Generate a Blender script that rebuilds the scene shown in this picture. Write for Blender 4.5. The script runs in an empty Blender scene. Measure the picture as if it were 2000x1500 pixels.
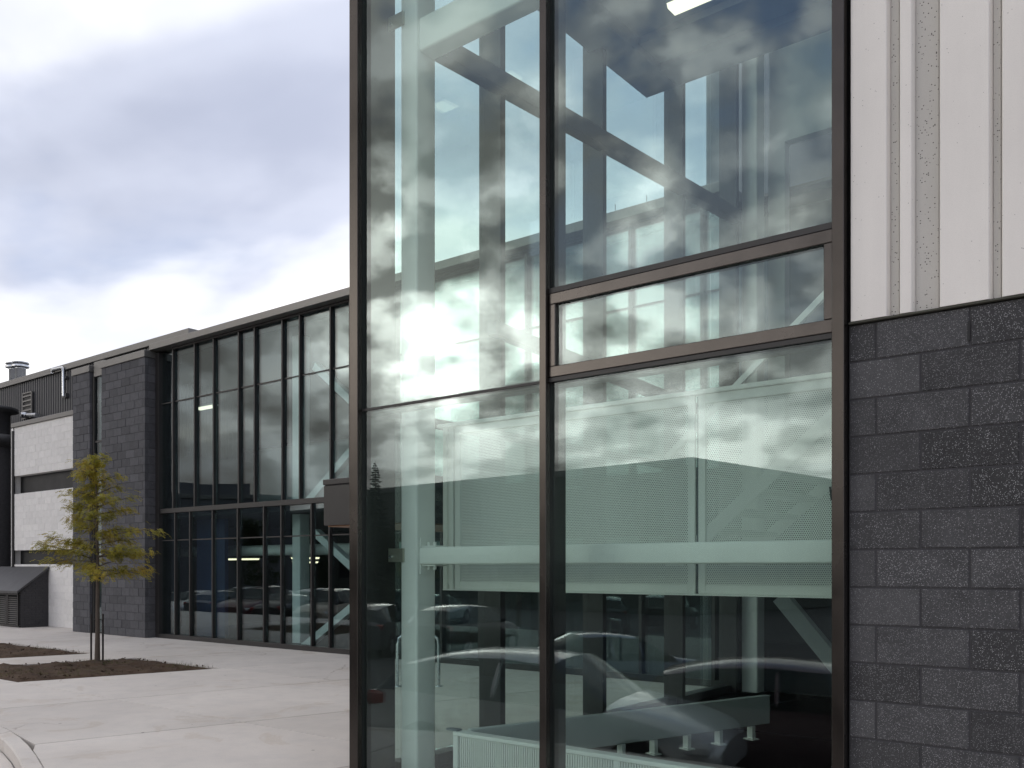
import bpy, bmesh, math, random
from mathutils import Vector, Matrix, noise as mnoise
R = math.radians
rnd = random.Random(7)
S = bpy.context.scene
COL = S.collection

# ------------------------------------------------------------------ camera
# World axes: X along the facades (right +), Y into the buildings, Z up, plaza at Z = 0.
TH = R(38.44); SN, CS = math.sin(TH), math.cos(TH)
FPX, HOR, EYE = 1770.0, 1108.0, 1.71            # focal length and horizon line in photograph pixels
cam = bpy.data.cameras.new('camera'); camo = bpy.data.objects.new('camera', cam); COL.objects.link(camo)
camo.location = (0, 0, EYE); camo.rotation_euler = (R(90), 0, TH)
cam.sensor_width = 36; cam.lens = 36 * FPX / 2000; cam.shift_y = (HOR - 750) / 2000
cam.clip_start = 0.05; cam.clip_end = 3000
S.camera = camo

def U(px): return (px - 1000) / FPX
def XA(px, Y):                                   # X of a pixel column on the plane Y
    u = U(px); return Y * (u * CS - SN) / (CS + SN * u)
def ZA(px, py, Y):                               # height of a pixel on the plane Y
    return EYE + (HOR - py) / FPX * Y / (CS + SN * U(px))
def YX(px, X):                                   # Y of a pixel column on the plane X
    u = U(px); return X * (CS + SN * u) / (u * CS - SN)
def PD(px, depth):                               # ground position at a distance along the lens axis
    u = U(px); return depth * (u * CS - SN), depth * (CS + SN * u)

# ------------------------------------------------------------------ sky and sun
SUND = Vector((-0.70, -0.715, 0.25)).normalized()
W = bpy.data.worlds.new('World'); S.world = W; W.use_nodes = True
nt = W.node_tree; nt.nodes.clear()
def wn(t, **k):
    n = nt.nodes.new(t)
    for a, b in k.items(): setattr(n, a, b)
    return n
def wl(a, b): nt.links.new(a, b)
def wmath(op, a, b=None, c=None, clamp=False):
    n = wn('ShaderNodeMath', operation=op); n.use_clamp = clamp
    for i, v in enumerate((a, b, c)):
        if v is None: continue
        if isinstance(v, (int, float)): n.inputs[i].default_value = v
        else: wl(v, n.inputs[i])
    return n.outputs[0]
def wramp(fac, stops):
    n = wn('ShaderNodeValToRGB'); wl(fac, n.inputs[0]); cr = n.color_ramp
    cr.interpolation = 'EASE'
    while len(cr.elements) < len(stops): cr.elements.new(0.5)
    for e, (p, c) in zip(cr.elements, stops):
        e.position = p; e.color = (c[0], c[1], c[2], 1) if not isinstance(c, (int, float)) else (c, c, c, 1)
    return n.outputs[0]
tc = wn('ShaderNodeTexCoord'); dirv = tc.outputs['Generated']
sky = wn('ShaderNodeTexSky', sky_type='NISHITA'); sky.sun_disc = False
sky.sun_elevation = math.asin(SUND.z); sky.sun_rotation = math.atan2(SUND.x, SUND.y)
sky.air_density = 0.9; sky.dust_density = 0.0; sky.ozone_density = 5.0
bg_sky = wn('ShaderNodeBackground'); wl(sky.outputs[0], bg_sky.inputs[0]); bg_sky.inputs[1].default_value = 0.12
sep = wn('ShaderNodeSeparateXYZ'); wl(dirv, sep.inputs[0])
zz = wmath('ADD', wmath('MAXIMUM', sep.outputs[2], 0.0), 0.16)
comb = wn('ShaderNodeCombineXYZ')
wl(wmath('DIVIDE', sep.outputs[0], zz), comb.inputs[0]); wl(wmath('DIVIDE', sep.outputs[1], zz), comb.inputs[1])
def wnoise(scale, detail, rough, dist, off):
    m = wn('ShaderNodeMapping'); wl(comb.outputs[0], m.inputs[0]); m.inputs['Location'].default_value = off
    m.inputs['Rotation'].default_value = (0, 0, R(25)); m.inputs['Scale'].default_value = (1.0, 1.35, 1)
    n = wn('ShaderNodeTexNoise'); wl(m.outputs[0], n.inputs['Vector'])
    n.inputs['Scale'].default_value = scale; n.inputs['Detail'].default_value = detail
    n.inputs['Roughness'].default_value = rough; n.inputs['Distortion'].default_value = dist
    return n.outputs['Fac']
n_cov = wnoise(0.55, 6, 0.52, 0.3, (3.1, 7.4, 0))
n_shd = wnoise(0.85, 5, 0.42, 0.4, (11.8, 24.0, 0))
n_fine = wnoise(3.6, 4, 0.42, 0.15, (5.3, 9.2, 0))
pm = wn('ShaderNodeMapping'); wl(dirv, pm.inputs[0]); pm.inputs['Scale'].default_value = (1, 1, 1.45); pm.inputs['Location'].default_value = (1.7, 4.4, 2.2)
pn = wn('ShaderNodeTexNoise'); wl(pm.outputs[0], pn.inputs['Vector']); pn.inputs['Scale'].default_value = 15.0; pn.inputs['Detail'].default_value = 5
pn.inputs['Roughness'].default_value = 0.45; pn.inputs['Distortion'].default_value = 0.1
n_puff = pn.outputs['Fac']
# the sun behind the cloud sheet
dp = wn('ShaderNodeVectorMath', operation='DOT_PRODUCT'); wl(dirv, dp.inputs[0]); dp.inputs[1].default_value = SUND
sp = wmath('MAXIMUM', dp.outputs['Value'], 0.0)
near_sun = wmath('POWER', sp, 7.0)
thin = wmath('ADD', wmath('MULTIPLY', n_shd, 0.84), wmath('MULTIPLY', n_fine, 0.16))
base = wramp(thin, [(0.33, (0.36, 0.39, 0.49)), (0.45, (0.47, 0.50, 0.60)), (0.53, (0.65, 0.67, 0.74)), (0.61, (0.92, 0.90, 0.91))])
def lobe(px, py, k):
    """how close a view direction is to a gap in the sheet (given where the tower glass mirrors it)"""
    u, v = (px - 1000) / FPX, (HOR - py) / FPX
    d = Vector((u * CS - SN, -(u * SN + CS), v)).normalized()
    n = wn('ShaderNodeVectorMath', operation='DOT_PRODUCT'); wl(dirv, n.inputs[0]); n.inputs[1].default_value = d
    return wmath('POWER', wmath('MAXIMUM', n.outputs['Value'], 0.0), k)
thin_s = wmath('ADD', wmath('MULTIPLY', n_shd, 0.25), wmath('ADD', wmath('MULTIPLY', n_fine, 0.25), wmath('MULTIPLY', n_puff, 0.5)))
gl = wramp(thin_s, [(0.41, 0.02), (0.50, 0.40), (0.58, 1.0)])
sunlobes = wmath('ADD', wmath('ADD', wmath('MULTIPLY', lobe(890, 690, 420.0), 7.5), wmath('MULTIPLY', lobe(735, 605, 700.0), 7.0)),
                 wmath('ADD', wmath('MULTIPLY', lobe(735, 420, 900.0), 5.0), wmath('MULTIPLY', lobe(1250, 640, 24.0), 2.6)))
glow = wmath('MULTIPLY', wmath('ADD', wmath('MULTIPLY', gl, 0.93), 0.07), sunlobes)
# cloud bellies towards the sun are seen from their shaded side
shade = wmath('SUBTRACT', 1.0, wmath('MULTIPLY', wmath('POWER', sp, 2.2), wmath('SUBTRACT', 0.86, wmath('MULTIPLY', gl, 0.46))))
shd = wn('ShaderNodeVectorMath', operation='SCALE'); wl(base, shd.inputs[0]); wl(shade, shd.inputs['Scale'])
gcol = wn('ShaderNodeVectorMath', operation='SCALE'); gcol.inputs[0].default_value = (1.0, 0.96, 0.87); wl(glow, gcol.inputs['Scale'])
cadd = wn('ShaderNodeVectorMath', operation='ADD'); wl(shd.outputs[0], cadd.inputs[0]); wl(gcol.outputs[0], cadd.inputs[1])
bg_cl = wn('ShaderNodeBackground'); wl(cadd.outputs[0], bg_cl.inputs[0]); bg_cl.inputs[1].default_value = 1.0
cov0 = wmath('ADD', n_cov, wmath('ADD', wmath('MULTIPLY', wmath('SUBTRACT', n_fine, 0.5), 0.10), wmath('MULTIPLY', wmath('SUBTRACT', n_puff, 0.5), wmath('MULTIPLY', wmath('MULTIPLY', wmath('SUBTRACT', sep.outputs[2], 0.30), 5.0, clamp=True), wmath('MULTIPLY', wmath('POWER', sp, 4.0), 0.75)))))
# the sheet breaks up towards the zenith
cov1 = wmath('SUBTRACT', cov0, wmath('MULTIPLY', wmath('MAXIMUM', wmath('SUBTRACT', sep.outputs[2], 0.40), 0.0), 0.25))
cov1 = wmath('SUBTRACT', cov1, wmath('MULTIPLY', lobe(1340, -60, 24.0), 0.30))
# and closes up towards the horizon
cov1 = wmath('ADD', cov1, wmath('MULTIPLY', wmath('MAXIMUM', wmath('SUBTRACT', 0.34, sep.outputs[2]), 0.0), 0.9))
cov = wramp(cov1, [(0.20, 0.0), (0.36, 0.62), (0.50, 1.0)])
mx = wn('ShaderNodeMixShader'); wl(cov, mx.inputs[0]); wl(bg_sky.outputs[0], mx.inputs[1]); wl(bg_cl.outputs[0], mx.inputs[2])
wo = wn('ShaderNodeOutputWorld'); wl(mx.outputs[0], wo.inputs[0])
W.cycles.sampling_method = 'MANUAL'; W.cycles.sample_map_resolution = 1024

sun = bpy.data.lights.new('sun', 'SUN'); suno = bpy.data.objects.new('sun', sun); COL.objects.link(suno)
sun.energy = 0.6; sun.angle = R(180); sun.color = (1.0, 0.84, 0.66)
suno.rotation_euler = SUND.to_track_quat('Z', 'Y').to_euler()

S.view_settings.view_transform = 'Standard'; S.view_settings.look = 'None'
S.view_settings.exposure = 0.68; S.view_settings.gamma = 1.0; S.view_settings.use_curve_mapping = False
S.render.engine = 'CYCLES'
try:
    S.cycles.use_denoising = True; S.cycles.denoiser = 'OPENIMAGEDENOISE'
except Exception: pass
S.cycles.max_bounces = 10; S.cycles.diffuse_bounces = 4; S.cycles.glossy_bounces = 5
S.cycles.transmission_bounces = 4; S.cycles.transparent_max_bounces = 40
S.cycles.sample_clamp_indirect = 6.0

# ------------------------------------------------------------------ materials
class NT:
    def __init__(s, name):
        s.m = bpy.data.materials.new(name); s.m.use_nodes = True; s.t = s.m.node_tree; s.t.nodes.clear()
        s.out = s.n('ShaderNodeOutputMaterial')
    def n(s, t, **k):
        x = s.t.nodes.new(t)
        for a, b in k.items(): setattr(x, a, b)
        return x
    def l(s, a, b): s.t.links.new(a, b)
    def math(s, op, a, b=None, clamp=False):
        x = s.n('ShaderNodeMath', operation=op); x.use_clamp = clamp
        for i, v in enumerate((a, b)):
            if v is None: continue
            if isinstance(v, (int, float)): x.inputs[i].default_value = v
            else: s.l(v, x.inputs[i])
        return x.outputs[0]
    def coord(s, which='Object', scale=(1, 1, 1), loc=(0, 0, 0), jitter=False):
        c = s.n('ShaderNodeTexCoord').outputs[which] if which != 'World' else s.n('ShaderNodeNewGeometry').outputs['Position']
        if jitter:
            oi = s.n('ShaderNodeObjectInfo'); a = s.n('ShaderNodeVectorMath', operation='ADD')
            sc = s.math('MULTIPLY', oi.outputs['Random'], 37.0)
            s.l(c, a.inputs[0]); s.l(sc, a.inputs[1]); c = a.outputs[0]
        m = s.n('ShaderNodeMapping'); s.l(c, m.inputs[0]); m.inputs['Scale'].default_value = scale; m.inputs['Location'].default_value = loc
        return m.outputs[0]
    def noise(s, vec, scale, detail=4, rough=0.55, dist=0.0):
        x = s.n('ShaderNodeTexNoise'); s.l(vec, x.inputs['Vector'])
        x.inputs['Scale'].default_value = scale; x.inputs['Detail'].default_value = detail
        x.inputs['Roughness'].default_value = rough; x.inputs['Distortion'].default_value = dist
        return x.outputs['Fac']
    def voro(s, vec, scale, out='Distance'):
        x = s.n('ShaderNodeTexVoronoi'); s.l(vec, x.inputs['Vector']); x.inputs['Scale'].default_value = scale
        return x.outputs[out]
    def ramp(s, fac, stops, interp='LINEAR'):
        x = s.n('ShaderNodeValToRGB'); s.l(fac, x.inputs[0]); cr = x.color_ramp; cr.interpolation = interp
        while len(cr.elements) < len(stops): cr.elements.new(0.5)
        for e, (p, c) in zip(cr.elements, stops):
            e.position = p; e.color = (c, c, c, 1) if isinstance(c, (int, float)) else (*c, 1)
        return x.outputs[0]
    def mix(s, fac, a, b, mode='MIX'):
        x = s.n('ShaderNodeMix', data_type='RGBA', blend_type=mode)
        for sock, v in ((x.inputs[0], fac), (x.inputs[6], a), (x.inputs[7], b)):
            if isinstance(v, (int, float)): sock.default_value = v
            elif isinstance(v, tuple): sock.default_value = (*v, 1)
            else: s.l(v, sock)
        return x.outputs[2]
    def bump(s, h, strength=0.3, dist=0.01):
        x = s.n('ShaderNodeBump'); s.l(h, x.inputs['Height']); x.inputs['Strength'].default_value = strength; x.inputs['Distance'].default_value = dist
        return x.outputs[0]
    def bsdf(s, color, rough=0.6, metal=0.0, normal=None, spec=0.5, coat=0.0):
        b = s.n('ShaderNodeBsdfPrincipled')
        for k, v in (('Base Color', color), ('Roughness', rough), ('Metallic', metal), ('Specular IOR Level', spec), ('Coat Weight', coat)):
            if isinstance(v, (int, float)): b.inputs[k].default_value = v
            elif isinstance(v, tuple): b.inputs[k].default_value = (*v, 1)
            else: s.l(v, b.inputs[k])
        if normal is not None: s.l(normal, b.inputs['Normal'])
        return b.outputs[0]
    def done(s, shader): s.l(shader, s.out.inputs[0]); return s.m

M = {}
def painted(name, col, rough=0.45, var=0.12, metal=0.0, scale=3.0, spec=0.5, coat=0.0):
    t = NT(name); v = t.coord('World')
    n = t.noise(v, scale, 5, 0.6); f = t.noise(v, scale * 40, 3)
    c = t.mix(t.ramp(n, [(0.3, 0.0), (0.7, 1.0)]), tuple(x * (1 - var) for x in col), tuple(min(1, x * (1 + var)) for x in col))
    r = t.math('ADD', t.math('MULTIPLY', t.math('SUBTRACT', n, 0.5), 0.25), rough)
    M[name] = t.done(t.bsdf(c, r, metal, t.bump(f, 0.06, 0.002), spec, coat)); return M[name]

painted('frame_metal', (0.024, 0.0225, 0.022), 0.45, 0.15, 0.15)
painted('brace_backlit', (0.085, 0.09, 0.10), 0.6, 0.08)  # pale steel toned dark: the side braces' backlit shade is in the colour
painted('cap_metal', (0.060, 0.052, 0.046), 0.24, 0.15, 0.75)
painted('gasket', (0.010, 0.010, 0.011), 0.6)
painted('vent_frame', (0.075, 0.066, 0.060), 0.24, 0.22, 0.7)
painted('white_steel', (0.85, 0.85, 0.80), 0.45, 0.04)
painted('grey_steel', (0.42, 0.45, 0.44), 0.5, 0.08)
painted('inner_white', (0.56, 0.59, 0.57), 0.7, 0.05)
painted('inner_grey', (0.22, 0.24, 0.26), 0.7, 0.1)
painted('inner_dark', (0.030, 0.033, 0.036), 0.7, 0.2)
painted('inner_blue', (0.012, 0.030, 0.085), 0.6, 0.15)
painted('ceiling_paint', (0.22, 0.235, 0.255), 0.8, 0.06)
painted('carpet', (0.040, 0.032, 0.028), 0.95, 0.25)
painted('coping_metal', (0.16, 0.155, 0.148), 0.4, 0.1, 0.5)
painted('dark_cladding', (0.058, 0.058, 0.060), 0.45, 0.12, 0.3)
painted('canopy_metal', (0.034, 0.032, 0.031), 0.42, 0.15, 0.3)
painted('wood_soffit', (0.22, 0.11, 0.05), 0.5, 0.2)
painted('galvanised', (0.62, 0.64, 0.66), 0.28, 0.1, 0.9)
painted('zinc_bracket', (0.45, 0.44, 0.36), 0.4, 0.1, 0.7)
painted('black_rubber', (0.015, 0.015, 0.016), 0.8)
painted('flashing', (0.060, 0.060, 0.045), 0.7, 0.2)
painted('stake_metal', (0.035, 0.03, 0.028), 0.7, 0.2)

def glass_mat(name, tint, r0):
    """thin pane face: mirror share after Schlick, the rest passes straight through with the glass's tint"""
    t = NT(name)
    ge = t.n('ShaderNodeNewGeometry'); dpn = t.n('ShaderNodeVectorMath', operation='DOT_PRODUCT')
    t.l(ge.outputs['Incoming'], dpn.inputs[0]); t.l(ge.outputs['Normal'], dpn.inputs[1])
    c1 = t.math('SUBTRACT', 1.0, t.math('ABSOLUTE', dpn.outputs['Value']), clamp=True)
    fr = t.math('ADD', t.math('MULTIPLY', t.math('POWER', c1, 5.0), 1.0 - r0), r0)
    gl_ = t.n('ShaderNodeBsdfGlossy'); gl_.inputs['Roughness'].default_value = 0.0; gl_.inputs['Color'].default_value = (0.90, 0.98, 1.0, 1)
    nz = t.noise(t.coord('World'), 0.9, 0, 0.5); t.l(t.bump(nz, 0.10, 0.009), gl_.inputs['Normal'])
    tr = t.n('ShaderNodeBsdfTransparent'); tr.inputs['Color'].default_value = (*tint, 1)
    # a film of dust on the pane
    df = t.n('ShaderNodeBsdfDiffuse'); df.inputs['Color'].default_value = (0.6, 0.62, 0.6, 1)
    du = t.math('MULTIPLY', t.ramp(t.noise(t.coord('World', (1, 1, 0.35)), 1.7, 7, 0.65), [(0.35, 0.15), (0.75, 1.0)]), 0.003)
    m0 = t.n('ShaderNodeMixShader'); t.l(du, m0.inputs[0]); t.l(tr.outputs[0], m0.inputs[1]); t.l(df.outputs[0], m0.inputs[2])
    m1 = t.n('ShaderNodeMixShader'); t.l(fr, m1.inputs[0]); t.l(m0.outputs[0], m1.inputs[1]); t.l(gl_.outputs[0], m1.inputs[2])
    M[name] = t.done(m1.outputs[0])
glass_mat('tower_glass', (0.86, 0.932, 0.91), 0.072)
glass_mat('facade_glass', (0.78, 0.87, 0.87), 0.088)
glass_mat('car_glass', (0.25, 0.28, 0.28), 0.05)

def block_mat(name, lo, hi, fleck, fleck_amt, rough=0.85, fscale=150, rv=0.7):
    t = NT(name); v = t.coord('Object', jitter=True); oi = t.n('ShaderNodeObjectInfo')
    n = t.noise(v, 9, 6, 0.65); g = t.noise(v, 90, 4, 0.7)
    c = t.mix(t.ramp(t.math('ADD', t.math('MULTIPLY', n, 0.6), t.math('MULTIPLY', g, 0.4)), [(0.35, 0.0), (0.65, 1.0)]), lo, hi)
    br = t.math('ADD', t.math('MULTIPLY', oi.outputs['Random'], rv), 0.97 - rv / 2)
    sc = t.n('ShaderNodeVectorMath', operation='SCALE'); t.l(c, sc.inputs[0]); t.l(br, sc.inputs['Scale'])
    vd = t.voro(v, fscale); vc = t.voro(v, fscale, 'Color'); sepc = t.n('ShaderNodeSeparateColor'); t.l(vc, sepc.inputs[0])
    pick = t.math('GREATER_THAN', sepc.outputs[0], 1.0 - fleck_amt)
    spot = t.math('MULTIPLY', t.math('LESS_THAN', vd, 0.40), pick)
    spot = t.math('MULTIPLY', spot, t.math('ADD', t.math('MULTIPLY', sepc.outputs[1], 0.9), 0.1))
    c2 = t.mix(spot, sc.outputs[0], fleck)
    M[name] = t.done(t.bsdf(c2, rough, 0, t.bump(t.math('ADD', n, t.math('MULTIPLY', g, 0.8)), 0.35, 0.004)))
block_mat('dark_block', (0.034, 0.034, 0.036), (0.062, 0.062, 0.065), (0.46, 0.46, 0.47), 0.26, fscale=250)
block_mat('grey_block', (0.046, 0.046, 0.048), (0.070, 0.070, 0.073), (0.38, 0.38, 0.39), 0.22, fscale=250)
block_mat('pier_block', (0.062, 0.062, 0.068), (0.092, 0.092, 0.099), (0.16, 0.16, 0.17), 0.05, fscale=60, rv=0.4)
block_mat('white_block', (0.66, 0.645, 0.62), (0.76, 0.745, 0.72), (0.5, 0.5, 0.5), 0.02, fscale=60, rv=0.10)
block_mat('brick_dark', (0.030, 0.029, 0.030), (0.048, 0.046, 0.048), (0.10, 0.1, 0.1), 0.04, fscale=60)
painted('mortar_dark', (0.050, 0.049, 0.053), 0.95, 0.15)
painted('mortar_white', (0.66, 0.65, 0.63), 0.95, 0.08)

def precast(name, base, speck, amt, fscale, rough):
    t = NT(name); v = t.coord('World'); n = t.noise(v, 1.6, 6, 0.6); g = t.noise(v, 220, 3)
    c = t.mix(t.ramp(t.math('ADD', t.math('MULTIPLY', n, 0.5), t.math('MULTIPLY', t.noise(t.coord('World', (1, 1, 0.10)), 7, 5, 0.6), 0.5)), [(0.3, 0), (0.65, 1)]), tuple(b * 0.89 for b in base), base)
    c = t.mix(t.math('MULTIPLY', t.ramp(g, [(0.35, 1.0), (0.5, 0.0)]), 0.25), c, tuple(b * 0.75 for b in base))
    vd = t.voro(v, fscale); vc = t.voro(v, fscale, 'Color'); sepc = t.n('ShaderNodeSeparateColor'); t.l(vc, sepc.inputs[0])
    pick = t.math('GREATER_THAN', sepc.outputs[0], 1.0 - amt)
    spot = t.math('MULTIPLY', t.math('LESS_THAN', vd, 0.42), pick)
    c = t.mix(spot, c, speck)
    M[name] = t.done(t.bsdf(c, rough, 0, t.bump(t.math('ADD', g, t.math('MULTIPLY', vd, 0.6 if amt > 0.02 else 0.0)), 0.25 if amt > 0.02 else 0.08, 0.004)))
precast('white_precast', (0.84, 0.805, 0.755), (0.40, 0.38, 0.35), 0.004, 170, 0.8)
precast('aggregate', (0.56, 0.54, 0.50), (0.10, 0.09, 0.085), 0.085, 130, 0.9)

def concrete():
    t = NT('plaza_concrete'); v = t.coord('World'); oi = t.n('ShaderNodeObjectInfo')
    n = t.noise(v, 0.45, 6, 0.6, 0.6); m = t.noise(v, 3.0, 6, 0.65); f = t.noise(v, 70, 4, 0.7)
    st = t.noise(t.coord('World', (1, 1, 1), (9, 3, 0)), 0.8, 7, 0.65, 1.4)
    c = t.mix(t.ramp(n, [(0.3, 0), (0.7, 1)]), (0.56, 0.52, 0.475), (0.69, 0.645, 0.59))
    c = t.mix(t.math('MULTIPLY', t.ramp(m, [(0.45, 0), (0.8, 1)]), 0.35), c, (0.40, 0.39, 0.38))
    c = t.mix(t.math('MULTIPLY', t.ramp(st, [(0.56, 0.0), (0.62, 1.0), (0.645, 0.25), (0.8, 0.55)]), 0.28), c, (0.40, 0.31, 0.21))
    c = t.mix(t.math('MULTIPLY', t.ramp(f, [(0.3, 1), (0.5, 0)]), 0.3), c, (0.38, 0.37, 0.36))
    vd = t.voro(v, 3.3); vc = t.voro(v, 3.3, 'Color'); sepc = t.n('ShaderNodeSeparateColor'); t.l(vc, sepc.inputs[0])
    spot = t.math('MULTIPLY', t.math('LESS_THAN', vd, 0.055), t.math('GREATER_THAN', sepc.outputs[0], 0.75))
    c = t.mix(t.math('MULTIPLY', spot, 0.6), c, (0.10, 0.08, 0.07))
    cr = t.n('ShaderNodeTexVoronoi', feature='DISTANCE_TO_EDGE'); cw = t.n('ShaderNodeVectorMath', operation='ADD'); t.l(v, cw.inputs[0])
    cn = t.n('ShaderNodeTexNoise'); t.l(v, cn.inputs['Vector']); cn.inputs['Scale'].default_value = 1.3; cn.inputs['Detail'].default_value = 6; t.l(cn.outputs['Color'], cw.inputs[1])
    t.l(cw.outputs[0], cr.inputs['Vector']); cr.inputs['Scale'].default_value = 0.33
    crack = t.math('MULTIPLY', t.ramp(cr.outputs['Distance'], [(0.0, 1.0), (0.006, 0.0)]), t.ramp(t.noise(t.coord('World', (1, 1, 1), (4, 8, 0)), 0.35, 2), [(0.50, 0.0), (0.58, 1.0)]))
    c = t.mix(t.math('MULTIPLY', crack, 0.55), c, (0.22, 0.17, 0.13))
    br = t.math('ADD', t.math('MULTIPLY', oi.outputs['Random'], 0.09), 0.955)
    sc = t.n('ShaderNodeVectorMath', operation='SCALE'); t.l(c, sc.inputs[0]); t.l(br, sc.inputs['Scale'])
    M['plaza_concrete'] = t.done(t.bsdf(sc.outputs[0], 0.85, 0, t.bump(t.math('ADD', m, t.math('MULTIPLY', f, 0.4)), 0.25, 0.006)))
concrete()
def asphalt():
    t = NT('asphalt'); v = t.coord('World'); n = t.noise(v, 0.5, 6); f = t.noise(v, 60, 4, 0.7)
    c = t.mix(n, (0.035, 0.035, 0.037), (0.075, 0.073, 0.070))
    c = t.mix(t.math('MULTIPLY', t.ramp(f, [(0.5, 0), (0.75, 1)]), 0.4), c, (0.14, 0.14, 0.135))
    gx = t.n('ShaderNodeSeparateXYZ'); t.l(t.coord('World'), gx.inputs[0])
    far = t.math('GREATER_THAN', t.math('ADD', t.math('ABSOLUTE', gx.outputs[0]), t.math('ABSOLUTE', gx.outputs[1])), 150)
    c = t.mix(far, c, t.mix(t.noise(v, 0.2, 6), (0.03, 0.045, 0.018), (0.06, 0.07, 0.03)))
    M['asphalt'] = t.done(t.bsdf(c, 0.9, 0, t.bump(f, 0.4, 0.006)))
asphalt()
def soil():
    t = NT('soil'); v = t.coord('World'); n = t.noise(v, 3, 6, 0.65); f = t.noise(v, 35, 5, 0.7)
    c = t.mix(t.ramp(n, [(0.3, 0), (0.7, 1)]), (0.050, 0.030, 0.018), (0.105, 0.066, 0.040))
    c = t.mix(t.ramp(t.noise(v, 6, 5), [(0.55, 0), (0.75, 0.6)]), c, (0.060, 0.060, 0.025))
    M['soil'] = t.done(t.bsdf(c, 1.0, 0, t.bump(f, 0.8, 0.03)))
soil()
def leaf_mat(name, cols, tr=0.35):
    t = NT(name); v = t.coord('World'); n = t.noise(v, 2.6, 3); f = t.noise(v, 14, 2)
    c = t.ramp(t.math('ADD', t.math('MULTIPLY', n, 0.65), t.math('MULTIPLY', f, 0.35)), [(0.32, cols[0]), (0.48, cols[1]), (0.66, cols[2])])
    b = t.bsdf(c, 0.6, spec=0.25); tl = t.n('ShaderNodeBsdfTranslucent'); t.l(c, tl.inputs[0])
    m = t.n('ShaderNodeMixShader'); m.inputs[0].default_value = tr; t.l(b, m.inputs[1]); t.l(tl.outputs[0], m.inputs[2])
    M[name] = t.done(m.outputs[0])
leaf_mat('locust_leaf', ((0.19, 0.20, 0.030), (0.32, 0.29, 0.042), (0.46, 0.33, 0.055)))
leaf_mat('dark_leaf', ((0.018, 0.034, 0.010), (0.030, 0.052, 0.015), (0.05, 0.07, 0.02)), 0.2)
leaf_mat('spruce_needle', ((0.010, 0.022, 0.012), (0.016, 0.032, 0.017), (0.025, 0.042, 0.022)), 0.1)
leaf_mat('grass_blade', ((0.040, 0.055, 0.015), (0.07, 0.08, 0.02), (0.12, 0.11, 0.04)), 0.2)
def bark():
    t = NT('bark'); v = t.coord('World', (1, 1, 0.25)); n = t.noise(v, 30, 6, 0.7)
    M['bark'] = t.done(t.bsdf(t.mix(n, (0.045, 0.035, 0.028), (0.15, 0.12, 0.095)), 0.9, 0, t.bump(n, 0.6, 0.01)))
bark()
def perforated():
    t = NT('perforated_sheet'); v = t.coord('World'); g = t.n('ShaderNodeSeparateXYZ'); t.l(v, g.inputs[0])
    P_ = 0.0145
    a = t.math('DIVIDE', g.outputs[0], P_); b = t.math('DIVIDE', g.outputs[2], P_ * 0.866)
    row = t.math('FLOOR', b); odd = t.math('MODULO', t.math('ABSOLUTE', row), 2.0)
    fx = t.math('SUBTRACT', t.math('FRACT', t.math('ADD', a, t.math('MULTIPLY', odd, 0.5))), 0.5)
    fz = t.math('MULTIPLY', t.math('SUBTRACT', t.math('FRACT', b), 0.5), 0.866)
    r2 = t.math('ADD', t.math('MULTIPLY', fx, fx), t.math('MULTIPLY', fz, fz))
    hole = t.math('LESS_THAN', r2, 0.255 ** 2)
    d = t.bsdf((0.85, 0.85, 0.80), 0.5); tr = t.n('ShaderNodeBsdfTransparent')
    m = t.n('ShaderNodeMixShader'); t.l(hole, m.inputs[0]); t.l(d, m.inputs[1]); t.l(tr.outputs[0], m.inputs[2])
    M['perforated_sheet'] = t.done(m.outputs[0])
perforated()
def emit(name, col, s):
    t = NT(name); e = t.n('ShaderNodeEmission'); e.inputs[0].default_value = (*col, 1); e.inputs[1].default_value = s
    M[name] = t.done(e.outputs[0])
emit('lamp_lens', (1.0, 0.91, 0.68), 1.1)
emit('lamp_lens_warm', (1.0, 0.85, 0.55), 1.5)
def paint(name, col, metal=0.4):
    t = NT(name); M[name] = t.done(t.bsdf(col, 0.28, metal, coat=0.8))
for nm, c in (('silver', (0.62, 0.63, 0.64)), ('white', (0.78, 0.78, 0.77)), ('black', (0.012, 0.012, 0.014)), ('steel_blue', (0.09, 0.12, 0.18)),
              ('maroon', (0.09, 0.018, 0.022)), ('graphite', (0.09, 0.09, 0.10)), ('plum', (0.13, 0.08, 0.09)), ('beige', (0.34, 0.30, 0.24))):
    paint('paint_' + nm, c, 0.0 if nm in ('white', 'maroon') else 0.4)
painted('tyre', (0.018, 0.018, 0.018), 0.85)
painted('alloy', (0.40, 0.41, 0.42), 0.3, 0.05, 0.8)
painted('red_lens', (0.25, 0.012, 0.010), 0.2)
painted('clear_lens', (0.60, 0.62, 0.64), 0.1)
painted('siding', (0.060, 0.066, 0.056), 0.8, 0.1)
painted('office_concrete', (0.10, 0.10, 0.11), 0.85, 0.12)
painted('roof_trim', (0.13, 0.13, 0.12), 0.7, 0.1)
painted('dark_window', (0.012, 0.014, 0.017), 0.15, 0.1)

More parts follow.
